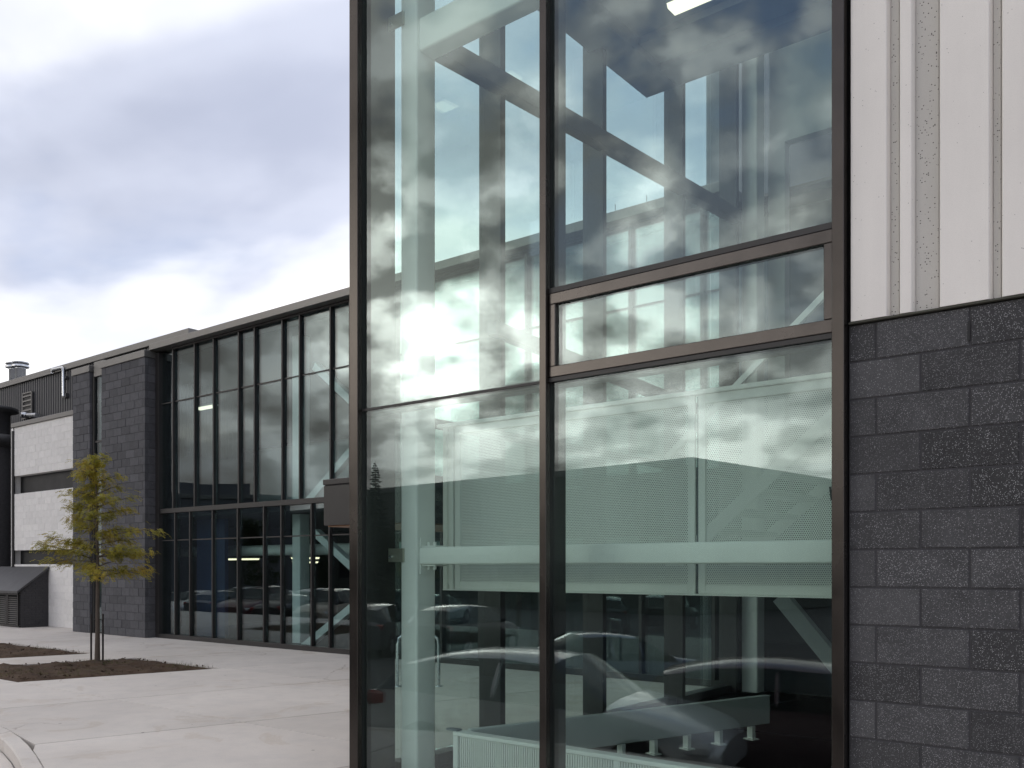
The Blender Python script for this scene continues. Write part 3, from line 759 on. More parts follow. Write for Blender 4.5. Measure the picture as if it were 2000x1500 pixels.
# ceiling lights
def ceil_light(label, loc, rz, L, lens, drop, group=None, name='ceiling_light'):
    t = thing(name, label, 'light', loc, rz, group)
    MB().cbox(-L / 2, L / 2, -.11, .11, .03, .07, b=.004).build('housing', 'inner_white', t)
    MB().prism([(-.10, .029), (-.075, -.012), (.075, -.012), (.10, .029)], -L / 2 + .01, L / 2 - .01, 'x').build('lens', lens, t)
    if drop:
        for s_ in (-1, 1): MB().tube([(s_ * L * .35, 0, .07), (s_ * L * .35, 0, .07 + drop)], .006, 5).build('hanger', 'inner_dark', t)
    return t
fd = (ZC + .09 - EYE) * FPX / (HOR - 33)
fx, fy = PD(1318, fd)
ceil_light('lit fluorescent fixture on the stair tower ceiling above the upper right pane', (fx + .62, fy - .11, ZC + .09), 0, 1.22, 'lamp_lens', 0)

# ------------------------------------------------------------------ canopy over the side door
canopy = thing('door_canopy', 'dark metal box canopy sticking out from the tower corner', 'canopy', (-5.6, 5.5, 2.1))
kx0 = XA(632, 5.5)
cz1, cz0 = ZA(632, 937, 5.5), ZA(632, 1029, 5.5)
def Cn(m, n_, mt): return m.build(n_, mt, canopy, (5.6, -5.5, -2.1))
Cn(MB().cbox(kx0, TX - .035, 5.5, 7.9, cz0 + .012, cz1 - .058, b=.004), 'fascia', 'canopy_metal')
Cn(MB().cbox(kx0 - .006, TX - .035, 5.494, 7.9, cz1 - .05, cz1, b=.004), 'coping', 'canopy_metal')
Cn(MB().box(kx0 + .01, TX - .036, 5.51, 7.89, cz1 - .058, cz1 - .05), 'reveal', 'gasket')
Cn(MB().box(kx0 + .03, TX - .036, 5.53, 7.87, cz0, cz0 + .0115), 'soffit', 'wood_soffit')

# ------------------------------------------------------------------ long glazed building
BX0 = XA(311, YB); BX1 = TX + .6
bld = thing('glazed_hall', 'long two storey glazed hall with black mullions across the plaza', 'building', (-13, YB, 0))
def B(m, name, mat, kind=None): return m.build(name, mat, bld, (13, -YB, 0), kind)
ZS, ZM, ZL, ZG = 3.07, 5.68, 2.36, 6.92
FD = .075
def bm(px0, za, zb):
    x0 = XA(px0, YB - FD); B(MB().cbox(x0, x0 + .042, YB - FD, YB + .03, za, zb, b=.003), 'mullion', 'frame_metal'); return x0
up = [bm(p, ZS + .055, ZG) for p in (336, 378, 415, 464, 495, 549, 583, 643, 681)]
lo = [bm(p, .10, ZS - .055) for p in (340, 369, 413, 462, 513, 547, 606, 641, 683)]
# bays hidden by the corner post and seen only through the tower's side glass
x = up[-1]
for d in (1.25, .8, 1.4, .9, 1.3, .7, 1.2): 
    x += d
    if x < TX - .25: up.append(x); B(MB().cbox(x, x + .055, YB - FD, YB + .14, ZS + .055, ZG, b=.003), 'mullion', 'frame_metal')
x = lo[-1]
for d in (1.1, 1.3, .9, 1.3, 1.1, .8, 1.2):
    x += d
    if x < TX - .25: lo.append(x); B(MB().cbox(x, x + .055, YB - FD, YB + .14, .10, ZS - .055, b=.003), 'mullion', 'frame_metal')
XR = TX - .065
def rail(z, h, y0=YB - .05, x0=up[0]): B(MB().cbox(x0, XR, y0, YB + .12, z - h / 2, z + h / 2, b=.003), 'rail', 'frame_metal')
B(MB().cbox(BX0, XR, YB - FD - .002, YB + .12, ZS - .055, ZS + .055, b=.003), 'floor_rail', 'frame_metal')
B(MB().cbox(BX0, XR, YB - .10, YB + .12, -.05, .10, b=.003), 'base_rail', 'frame_metal')
B(MB().cbox(up[0], XR, YB - FD - .004, YB + .12, ZG, ZG + .05, b=.003), 'head_rail', 'frame_metal')
fas = MB().cbox(BX0 - .02, XR, YB - .26, YB + .5, ZG + .051, 7.12, b=.006); B(fas, 'fascia', 'coping_metal')
def panes(xs_, zlist, first):
    for a, b in zip([first] + [x_ + .055 for x_ in xs_], xs_ + [XR]):
        if b - a < .08: continue
        for za, zb in zip(zlist, zlist[1:]):
            q = [rnd.uniform(-.0035, .0035) for _ in range(3)]; q.append(q[0] + q[2] - q[1])
            cs_ = [(a - .006, za + .012), (b + .006, za + .012), (b + .006, zb - .012), (a - .006, zb - .012)]
            B(MB().add([(x_, YB - .012 + o_, z_) for (x_, z_), o_ in zip(cs_, q)] + [(x_, YB + .012 + o_, z_) for (x_, z_), o_ in zip(cs_, q)],
                       [(0, 1, 2, 3), (7, 6, 5, 4), (0, 4, 5, 1), (1, 5, 6, 2), (2, 6, 7, 3), (3, 7, 4, 0)]), 'glass_pane', 'facade_glass')
            B(MB().box(a, b, YB - .03, YB - .013, zb - .013, zb + .013), 'glazing_bar', 'frame_metal') if zb < zlist[-1] else None
panes(up, [ZS + .05, ZM, ZG], BX0 + .15)
panes(lo, [.09, ZL, ZS - .05], BX0 + .12)
B(MB().box(BX0, BX0 + .16, YB - .10, YB + .12, .10, ZG), 'end_panel', 'frame_metal')
# inside: floors, walls, columns
XI0, XI1 = -24.4, 2.6
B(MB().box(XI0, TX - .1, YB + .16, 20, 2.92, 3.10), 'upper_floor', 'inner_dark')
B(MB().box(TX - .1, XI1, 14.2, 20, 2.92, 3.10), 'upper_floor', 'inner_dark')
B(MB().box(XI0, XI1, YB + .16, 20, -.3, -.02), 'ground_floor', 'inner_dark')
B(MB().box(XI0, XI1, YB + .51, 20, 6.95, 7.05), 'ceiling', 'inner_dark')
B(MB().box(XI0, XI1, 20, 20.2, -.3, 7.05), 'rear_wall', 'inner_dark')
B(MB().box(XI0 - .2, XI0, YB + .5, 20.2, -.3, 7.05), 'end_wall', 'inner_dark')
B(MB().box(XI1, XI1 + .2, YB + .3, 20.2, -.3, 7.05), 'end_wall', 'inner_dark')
B(MB().box(BX0 - 1.5, XI1, YB + .51, 20.2, 7.055, 7.10), 'roof', 'coping_metal')
B(MB().box(XA(500, 16.2), -4.0, 16.2, 16.35, 3.11, 5.15), 'upper_wall', 'inner_white')
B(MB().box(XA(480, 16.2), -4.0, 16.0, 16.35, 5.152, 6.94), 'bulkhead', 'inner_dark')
B(MB().box(BX0 + .2, BX0 + 1.4, YB + .9, YB + 1.0, 0, 2.9), 'blue_wall', 'inner_blue')
for px in (560, 300):
    xc = XA(px + 18, 13.0)
    for za, zb in ((0, 2.91), (3.11, 6.94)):
        B(MB().prism(rrect(xc - .14, xc + .14, 13.0, 13.28, .02), za, zb, 'z', True), 'column', 'white_steel')
B(MB().tube([(XI0 + .3, 13.6, 2.12), (-6.2, 13.6, 2.12)], .13, 12), 'duct', 'white_steel')
def fb(p0, p1, y=12.75, w=.16):
    B(MB().bar((XA(p0[0], y), y, ZA(*p0, y)), (XA(p1[0], y), y, ZA(*p1, y)), w, w, up=(0, 1, 0)), 'brace', 'white_steel')
fb((618, 1040), (735, 1148)); fb((588, 1270), (735, 1150))
fb((618, 716), (735, 826)); fb((600, 985), (735, 828))
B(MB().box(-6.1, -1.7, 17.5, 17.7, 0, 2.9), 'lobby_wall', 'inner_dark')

def hung(px, py, Y, L, label, lens='lamp_lens_warm'):
    ceil_light(label, (XA(px, Y), Y, ZA(px, py, Y)), 0, L, lens, .3, 'hanging lights inside the glazed hall', 'hanging_light')
hung(403, 797, 13.6, .75, 'small lit strip light high behind the second upper pane from the left', 'lamp_lens')
hung(468, 1093, 14.5, 1.5, 'long warm strip light behind the lower panes left of the white column')
hung(596, 1091, 14.0, .85, 'warm strip light just right of the white column, upper of two')
hung(596, 1099, 15.2, .85, 'warm strip light just right of the white column, lower of two')
hung(1232, 432, 13.6, .9, 'pale strip light seen through the tower\'s side glass near the roof line', 'lamp_lens')

# ------------------------------------------------------------------ block piers beside the hall
YPR = 11.64
def pier(label, x0, x1, ztop, seed):
    t = thing('block_pier', label, 'wall', (x0, YPR, 0), 0, 'grey block piers at the end of the glazed hall')
    rr = random.Random(seed); W_ = x1 - x0; H = .2; nrow = int((ztop + .0) / H); L = .4
    fullm = MB(); fullm.cbox(.004, L - .004, 0, .1, .004, H - .004, b=.006); fm_ = fullm.mesh('block', 'pier_block')
    for c in range(nrow):
        x = -L / 2 if c % 2 else 0
        while x < W_ - .03:
            a, b = max(x, 0), min(x + L, W_)
            if b - a > .05:
                if b - a > L - .001: share('block', fm_, t, (a, rr.uniform(-.004, .004), c * H))
                else:
                    m = MB(); m.cbox(a + .004, b - .004, 0, .1, c * H + .004, c * H + H - .004, b=.006); m.build('block', 'pier_block', t, (0, rr.uniform(-.004, .004), 0))
            x += L
        # return face
        m = MB(); m.cbox(W_ - .1, W_, .101, YB - YPR - .01, c * H + .004, c * H + H - .004, b=.006); m.build('block', 'pier_block', t, (rr.uniform(0, .004), 0, 0))
    MB().box(.008, W_ - .01, .008, YB - YPR + .6, -.1, nrow * H).build('mortar', 'mortar_dark', t)
    MB().cbox(-.02, W_ + .025, -.03, YB - YPR + .6, nrow * H + .001, nrow * H + .17, b=.006).build('coping', 'coping_metal', t)
PX = [XA(142, YPR), XA(175, YPR), XA(198, YPR), XA(283, YPR)]
pier('wide dark grey block pier left of the glazed hall, behind the tree', PX[2], PX[3], 6.88, 3)
pier('narrow dark grey block pier between white wall and slot window', PX[0], PX[1], 6.88, 4)
YSW = YPR + .12
sw = thing('slot_window', 'tall narrow slot window between the two dark block piers', 'window', (PX[1], YSW, 0))
def Sw(m, n_, mt): return m.build(n_, mt, sw, (-PX[1], -YSW, 0))
Sw(MB().box(PX[1] + .002, PX[1] + .10, YSW - .05, YSW + .1, 0, 6.66), 'frame', 'frame_metal')
sx0, sx1 = PX[1] + .10, PX[2] - .002
for za, zb in ((0.05, ZS), (ZS + .05, 4.95), (5.0, 6.66)): Sw(MB().box(sx0, sx1, YSW - .012, YSW + .012, za, zb), 'glass_pane', 'facade_glass')
for z in (.02, ZS + .025, 4.975): Sw(MB().cbox(sx0, sx1, YSW - .03, YSW + .05, z - .024, z + .024, b=.002), 'rail', 'frame_metal')
Sw(MB().cbox(sx0, sx1, YSW - .06, YSW + .2, 6.66, 7.04, b=.004), 'head', 'coping_metal')
Sw(MB().box(sx0, sx1, YSW + .5, YSW + .6, 0, 6.8), 'blind', 'inner_dark')

# ------------------------------------------------------------------ white painted block wall with ribbon windows
YW = 12.2
wx0, wx1 = XA(28, YW), PX[0] - .02
ww = thing('white_block_wall', 'white painted block wall with two dark ribbon windows on the far left', 'building', (wx0, YW, 0))
bands = [(1.80, 2.22), (3.94, 4.48)]
WTOP = 5.96
L, H = .4, .2
wm = MB(); wm.cbox(.003, L - .003, 0, .08, .003, H - .003, b=.005); wmesh = wm.mesh('block', 'white_block')
rr = random.Random(5)
def wrow(z, h, off):
    x = -off
    while x < wx1 - wx0 - .02:
        a, b = max(x, 0), min(x + L, wx1 - wx0)
        if b - a > L - .001 and abs(h - H) < .001: share('block', wmesh, ww, (a, rr.uniform(-.002, .002), z))
        elif b - a > .03:
            m = MB(); m.cbox(a + .003, b - .003, 0, .08, z + .003, z + h - .003, b=.005); m.build('block', 'white_block', ww, (0, rr.uniform(-.002, .002), 0))
        x += L
lo_ = 0; k = 0
for za, zb in ((0, bands[0][0]), (bands[0][1], bands[1][0]), (bands[1][1], WTOP)):
    nr = max(1, round((zb - za) / H)); h = (zb - za) / nr
    for c in range(nr): wrow(za + c * h, h, (c + k) % 2 * L / 2)
    MB().box(0.004, wx1 - wx0 - .004, .006, .4, za + .002, zb - .002).build('mortar', 'mortar_white', ww); k += 1
for za, zb in bands:
    w_ = MB().box(.03, wx1 - wx0 + .02, .20, .23, za + .01, zb - .01).build('window', 'gasket', ww)
    fr_ = MB()
    nb = 1
    for q in range(nb + 1):
        x = .03 + (wx1 - wx0 - .03) * q / nb; fr_.box(x, x + .04, .17, .199, za + .01, zb - .01)
    fr_.box(0.03, wx1 - wx0, .1, .24, za + .001, za + .009); fr_.build('frame', 'frame_metal', w_)
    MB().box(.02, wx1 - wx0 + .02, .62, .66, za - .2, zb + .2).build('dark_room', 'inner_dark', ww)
MB().cbox(-.12, wx1 - wx0, -.05, .5, WTOP + .003, WTOP + .13, b=.006).build('coping', 'coping_metal', ww)
MB().cbox(-.28, -.13, .02, .4, 0, WTOP, b=.006).build('pilaster', 'white_block', ww)
MB().tube([(-.05, -.01, 0), (-.05, -.01, WTOP - .1)], .05, 8).build('downpipe', 'frame_metal', ww)

# ------------------------------------------------------------------ ribbed metal storey behind
YM = 14.5
mx1 = XA(371, YM); mx0 = XA(-260, YM); MT = 8.30
met = thing('ribbed_metal_building', 'dark ribbed metal upper storey with pale coping at far left', 'building', (mx1, YM, 5))
mm = MB(); x = 0.0; prof = []
while x > mx0 - mx1: prof += [(x, 0), (x - .07, 0), (x - .085, .03), (x - .155, .03)]; x -= .17
vs = [(px_, py_, z) for z in (4.9 - 5, MT - 5) for px_, py_ in prof]; n = len(prof)
mm.add(vs, [(i + 1, i, n + i, n + i + 1) for i in range(n - 1)])
mm.build('ribbed_cladding', 'dark_cladding', met, kind='stuff')
sm_ = MB(); prof = []; y = .05
while y < 9: prof += [(0, y), (0, y + .07), (-.05, y + .085), (-.05, y + .155)]; y += .17
vs = [(a, b, z) for z in (4.9 - 5, MT - 5) for a, b in prof]; n = len(prof)
sm_.add(vs, [(i, i + 1, n + i + 1, n + i) for i in range(n - 1)]); sm_.build('side_cladding', 'dark_cladding', met, kind='stuff')
MB().box(mx0 - mx1, -.06, .10, 9, -5.0, MT - 5.01).build('core', 'inner_dark', met)
MB().cbox(mx0 - mx1, .06, -.08, 9.1, MT - 4.995, MT - 4.80, b=.008).build('coping', 'coping_metal', met)
MB().cbox(-.11, .012, -.02, .03, 0, MT - 5.0, b=.004).build('corner_trim', 'coping_metal', met)
vx, vz = XA(57, YM), ZA(57, 792, YM)
lv = thing('wall_louvre', 'small pale louvre vent on the ribbed metal wall', 'vent', (vx, YM - .03, vz))
MB().box(-.32, .32, -.02, .02, -.42, .42).build('backing', 'gasket', lv)
fr_ = MB()
for a in ((-.36, -.32, -.46, .46), (.32, .36, -.46, .46), (-.32, .32, -.46, -.42), (-.32, .32, .42, .46)): fr_.box(a[0], a[1], -.05, .0, a[2], a[3])
fr_.build('frame', 'coping_metal', lv)
for k in range(5): MB().box(-.32, .32, -.05, -.022, -.36 + k * .165, -.36 + k * .165 + .05).build('slat', 'coping_metal', lv)
px_, pz_ = XA(131, YM), ZA(131, 775, YM)
gp = thing('gooseneck_pipe', 'thin grey pipe with a bent top beside the piers, above the roof edge', 'pipe', (px_, YM - .12, pz_))
zt = ZA(131, 718, YM) - pz_
MB().tube([(0, 0, 0), (0, 0, zt - .15), (-.04, 0, zt - .04), (-.12, 0, zt), (-.75, 0, zt + .02)], .05, 8).build('pipe', 'galvanised', gp)
MB().tube([(-.75, 0, zt + .03), (-.80, 0, zt - .03), (-.82, 0, zt - .10)], .055, 8).build('outlet', 'galvanised', gp)
MB().box(-.12, .12, .02, .13, -.04, .10).box(-.12, .12, .02, .13, zt * .6, zt * .6 + .08).build('wall_clamp', 'dark_cladding', gp)
wl_ = thing('wall_lamp', 'small grey wall lamp below the louvre on the ribbed wall', 'lamp', (XA(60, YM - .25), YM - .25, ZA(60, 811, YM - .25)))
MB().tube([(-.4, 0, .05), (-.30, 0, .04), (.5, 0, -.05)], [.06, .06, .09], 10).build('lamp_head', 'galvanised', wl_)
MB().lathe([(0, .1), (.13, .09), (.13, -.09), (0, -.1)], (-.45, 0, .05), 12).build('lamp_cap', 'galvanised', wl_)
for (px, lab, hh) in ((28, 'left one of two shiny metal flues on the far left roof', 0), (40, 'right one of two shiny metal flues on the far left roof', .04)):
    yf = 18.0; fl_ = thing('flue', lab, 'chimney', (XA(px, yf), yf, 8.0), 0, 'shiny metal flues on the roof')
    zt = ZA(px, 712, yf) - 8.0 + hh
    MB().lathe([(.22, -.5), (.22, zt - .25), (.23, zt - .24), (.23, zt - .20), (.22, zt - .19), (.22, zt - .02)], (0, 0, 0), 20).build('pipe', 'galvanised', fl_)
    MB().lathe([(.36, zt - .16), (.37, zt - .10), (.30, zt - .04)], (0, 0, 0), 20).lathe([(.0, zt + .10), (.34, zt + .06), (.36, zt + .0), (.30, zt + .0)], (0, 0, 0), 20).build('cap', 'galvanised', fl_)
    MB().lathe([(.25, zt * .35), (.25, zt * .35 + .04)], (0, 0, 0), 20).build('joint_band', 'coping_metal', fl_)

# round tower of dark brick at the frame's left edge
rt = thing('round_brick_tower', 'round dark brick tower with a wide rim at the left edge', 'tower', (XA(-28, 13.0), 13.0, 0))
MB().lathe([(.85, 0), (.85, 5.75)], (0, 0, 0), 40).build('shaft', 'brick_dark', rt)
MB().lathe([(.85, 5.752), (1.15, 5.86), (1.22, 5.95), (1.22, 6.10), (.9, 6.2), (0, 6.22)], (0, 0, 0), 40).build('rim', 'dark_cladding', rt)
MB().lathe([(.75, 6.23), (.75, 6.95), (1.0, 7.02), (1.0, 7.12), (0, 7.16)], (0, 0, 0), 40).build('hood', 'dark_cladding', rt)

# lean-to enclosure
ex1, ey0 = PD(40, 25.6); ey1 = YW - .01
en = thing('bin_enclosure', 'low dark brick lean-to with sloping metal roof and louvred front', 'shed', (ex1, ey0, 0))
D_ = ey1 - ey0; WE = 3.2
ez0, ez1 = 1.02, 1.66
mbr = MB()
bmesh_ = MB(); bmesh_.cbox(0, .1, .004, .196, .003, .064, b=.004); bme = bmesh_.mesh('brick', 'brick_dark')
for c in range(int(ez1 / .067)):
    z = c * .067; y = -.1 if c % 2 else 0
    while y < D_:
        a, b = max(y, 0), min(y + .2, D_)
        if ez0 + (ez1 - ez0) * a / D_ > z + .067 and b - a > .04:
            mbr.cbox(-.1, 0, a + .004, b - .004, z + .003, z + .064, b=.004)
        y += .2
mbr.build('brick_courses', 'brick_dark', en, kind='stuff')
MB().add([(-.10, .004, 0), (-.006, .004, 0), (-.006, D_, 0), (-.10, D_, 0), (-.10, .004, ez0), (-.006, .004, ez0), (-.006, D_, ez1), (-.10, D_, ez1)],
         [(0, 3, 2, 1), (4, 5, 6, 7), (0, 1, 5, 4), (1, 2, 6, 5), (2, 3, 7, 6), (3, 0, 4, 7)]).build('mortar', 'mortar_dark', en)
MB().add([(-WE, -.12, ez0 - .045), (.07, -.12, ez0 - .045), (.07, D_, ez1 + .01), (-WE, D_, ez1 + .01), (-WE, -.12, ez0 + .02), (.07, -.12, ez0 + .02), (.07, D_, ez1 + .075), (-WE, D_, ez1 + .075)],
         [(0, 3, 2, 1), (4, 5, 6, 7), (0, 1, 5, 4), (1, 2, 6, 5), (2, 3, 7, 6), (3, 0, 4, 7)]).build('roof', 'dark_cladding', en)
for q in range(4):
    xa, xb = -.14 - (q + 1) * .72, -.14 - q * .72 - .03
    lv = MB()
    for a in ((xa, xa + .04, .03, ez0 - .06), (xb - .04, xb, .03, ez0 - .06), (xa + .04, xb - .04, .03, .07), (xa + .04, xb - .04, ez0 - .10, ez0 - .06)): lv.box(a[0], a[1], 0, .05, a[2], a[3])
    lf = lv.build('louvre_door', 'canopy_metal', en)
    sl = MB()
    z = .09
    while z < ez0 - .12: sl.bar((xa + .041, .025, z), (xb - .041, .025, z), .045, .012, up=(0, .5, 1)); z += .058
    s_ = sl.build('slats', 'coping_metal', lf); s_['kind'] = 'stuff'
MB().box(-WE, -.12, .25, .3, 0, ez0 - .1).build('inner_back', 'inner_dark', en)

# ------------------------------------------------------------------ young tree
def young_tree(label, loc, H, seed):
    t = thing('young_tree', label, 'tree', loc)
    rr = random.Random(seed)
    tk = MB(); pts = [(0, 0, -.05), (.01, .0, .5), (-.01, .01, 1.1), (.02, .0, 1.7), (-.02, .0, 2.3), (-.06, .02, 2.9), (-.10, .0, H - .15)]
    tk.tube(pts, [.052, .040, .035, .030, .023, .015, .005], 10)
    tk.build('trunk', 'bark', t)
    br = MB(); lf = MB()
    right = Vector((CS, SN, 0)); fwd = Vector((-SN, CS, 0))
    def trunk_at(z):
        for (a, b) in zip(pts, pts[1:]):
            if a[2] <= z <= b[2]: f = (z - a[2]) / (b[2] - a[2]); return Vector(a).lerp(Vector(b), f)
        return Vector(pts[-1])
    def spray(c, d, n_, sz):
        side = d.cross(Vector((0, 0, 1)))
        if side.length < .01: side = Vector((1, 0, 0))
        side.normalize()
        for k in range(n_):
            p = c + Vector((rr.gauss(0, 1), rr.gauss(0, 1), rr.gauss(0, .55))) * sz
            ax = (d * rr.uniform(.2, 1) + side * rr.uniform(-1, 1) + Vector((0, 0, rr.uniform(-.8, .1)))).normalized()
            # a compound leaf: pairs of leaflets hanging on a drooping midrib
            ln = rr.uniform(.07, .13); sd = ax.cross(Vector((rr.uniform(-.3, .3), rr.uniform(-.3, .3), 1))).normalized(); nl = 4
            for q in range(nl):
                o = p + ax * (ln * (q + .5) / nl) + Vector((0, 0, -.02 * (q / nl) ** 2))
                for s_ in (-1, 1):
                    w_ = rr.uniform(.008, .013); l_ = rr.uniform(.022, .038)
                    tip = o + sd * s_ * l_ + Vector((0, 0, -rr.uniform(.0, .014)))
                    mid = o + sd * s_ * l_ * .5
                    lf.add([o, mid - ax * w_, tip, mid + ax * w_], [(0, 1, 2, 3)])
    spec = []   # (height, azimuth, length, rise)
    for k in range(30):
        z = 1.45 + (H - 1.6) * (k + rr.uniform(0, .8)) / 30
        f = (z - 1.3) / (H - 1.3)
        prof = [(0, .75), (.2, 1.12), (.42, .92), (.62, .62), (.82, .40), (1.01, .18)]
        for (fa, la), (fb_, lb) in zip(prof, prof[1:]):
            if fa <= max(f, 0) <= fb_: length = la + (lb - la) * (f - fa) / (fb_ - fa)
        length *= rr.choice((.45, .65, .8, .9, 1.0)) * .92
        spec.append((z, k * 2.4 + rr.uniform(-.4, .4), length, rr.uniform(-.02, .30) + .22 * f))
    spec += [(2.15, 0.12, 1.08, .28), (1.85, -.15, 1.0, .12), (1.95, 3.05, .98, .30), (1.75, 3.3, .8, .14), (2.5, 2.8, .78, .40), (2.75, .2, .6, .34), (1.6, .0, .9, .06), (2.9, 2.9, .5, .4)]
    for (z, az, length, rise) in spec:
        b0 = trunk_at(z); d = (right * math.cos(az) + fwd * math.sin(az)); pts_ = []
        for q in range(6):
            s_ = q / 5; pts_.append(b0 + d * length * s_ + Vector((0, 0, length * (rise * s_ * 1.4 - .16 * s_ * s_))) + Vector((rr.uniform(-1, 1), rr.uniform(-1, 1), rr.uniform(-1, 1))) * .02 * s_)
        br.tube(pts_, [.013, .011, .009, .007, .005, .003], 5, False)
        nn = max(3, int(length * 11))
        for q in range(nn):
            s_ = .25 + .75 * (q + rr.random()) / nn; i = min(4, int(s_ * 5)); p = pts_[i].lerp(pts_[i + 1], s_ * 5 - i)
            if rr.random() < .22: continue
            sidev = d.cross(Vector((0, 0, 1))) * rr.uniform(-.17, .17) * (1.1 - s_ * .5)
            tip = p + sidev + Vector((0, 0, rr.uniform(-.04, .06)))
            br.tube([p, tip], [.004, .002], 4, False)
            spray(tip, d, rr.randint(12, 28), .075)
    for q in range(16): spray(trunk_at(H - .7 + .6 * rr.random()) + Vector((rr.uniform(-.12, .12), rr.uniform(-.12, .12), .05)), Vector((0, 0, 1)), 9, .06)
    br.build('branches', 'bark', t); lf.build('crown', 'locust_leaf', t)
    return t
tpx, tpy = PD(190, 1.71 * FPX / (1293 - HOR))
young_tree('young yellow-green locust tree staked in the soil bed', (tpx, tpy, .04), 3.78, 11)
for px, lab in ((178, 'dark metal stake left of the young tree\'s trunk'), (201, 'dark metal stake right of the young tree\'s trunk')):
    sx, sy = PD(px, 1.71 * FPX / (1291 - HOR))
    st = thing('tree_stake', lab, 'stake', (sx, sy, .0), 0, 'stakes holding the young tree')
    MB().tube([(0, 0, -.1), (0, 0, .86)], .018, 8).build('post', 'stake_metal', st)
    dx, dy = tpx - sx, tpy - sy
    MB().tube([(0, 0, .74), (dx * .9, dy * .9, .78)], .009, 6).build('tie', 'black_rubber', st)

# bike hoop on the plaza, seen through the tower
hd = 13.0; h0 = PD(776, hd); h1 = PD(857, hd)
bk = thing('bike_hoop', 'bent steel bike hoop on the plaza seen through the tower glass', 'bike rack', (h0[0], h0[1], 0))
dx, dy = h1[0] - h0[0], h1[1] - h0[1]
MB().tube([(0, 0, 0), (0, 0, .6), (dx * .04, dy * .04, .69), (dx * .12, dy * .12, .73), (dx * .88, dy * .88, .73), (dx * .96, dy * .96, .69), (dx, dy, .6), (dx, dy, 0)], .022, 8).build('hoop', 'galvanised', bk)
MB().lathe([(.06, 0), (.06, .01), (0, .01)], (0, 0, 0), 12).lathe([(.06, 0), (.06, .01), (0, .01)], (dx, dy, 0), 12).build('base_plate', 'galvanised', bk)

# ------------------------------------------------------------------ cars (seen mirrored in the glass)
CARS = {
 # x from nose to tail: (x, half width, sill z, belt z, top z, top half width)
 'sedan': [(0.0, .60, .36, .55, .60, .40), (.12, .78, .24, .62, .70, .58), (.55, .88, .20, .74, .82, .70), (1.15, .90, .20, .82, .92, .74), (1.45, .91, .20, .87, .96, .74),
           (2.15, .91, .20, .92, 1.36, .58), (2.75, .91, .20, .93, 1.44, .57), (3.35, .91, .20, .95, 1.40, .56), (4.05, .90, .20, .97, 1.10, .62), (4.30, .88, .22, .97, 1.04, .66), (4.68, .84, .30, .92, 1.00, .66), (4.80, .70, .38, .78, .86, .56)],
 'hatch': [(0.0, .58, .36, .58, .64, .40), (.10, .76, .24, .68, .76, .56), (.50, .85, .20, .80, .89, .68), (.95, .87, .20, .88, .97, .72), (1.15, .88, .20, .91, 1.00, .72),
           (1.80, .88, .20, .95, 1.40, .58), (2.45, .88, .20, .97, 1.47, .57), (3.20, .88, .20, 1.0, 1.44, .56), (3.75, .87, .22, 1.03, 1.30, .55), (4.02, .84, .24, 1.00, 1.06, .60), (4.12, .78, .30, .9, .96, .58)],
 'suv':   [(0.0, .66, .42, .72, .80, .46), (.10, .84, .28, .82, .92, .62), (.55, .92, .24, .95, 1.03, .74), (1.10, .93, .24, 1.0, 1.09, .78), (1.30, .94, .24, 1.03, 1.12, .78),
           (1.85, .94, .24, 1.07, 1.60, .64), (2.50, .94, .24, 1.08, 1.68, .63), (3.60, .94, .24, 1.12, 1.66, .62), (4.25, .93, .26, 1.14, 1.52, .60), (4.52, .91, .28, 1.10, 1.16, .66), (4.62, .84, .36, 1.0, 1.06, .62)]}
GLS = {'sedan': (4, 8), 'hatch': (4, 9), 'suv': (4, 9)}
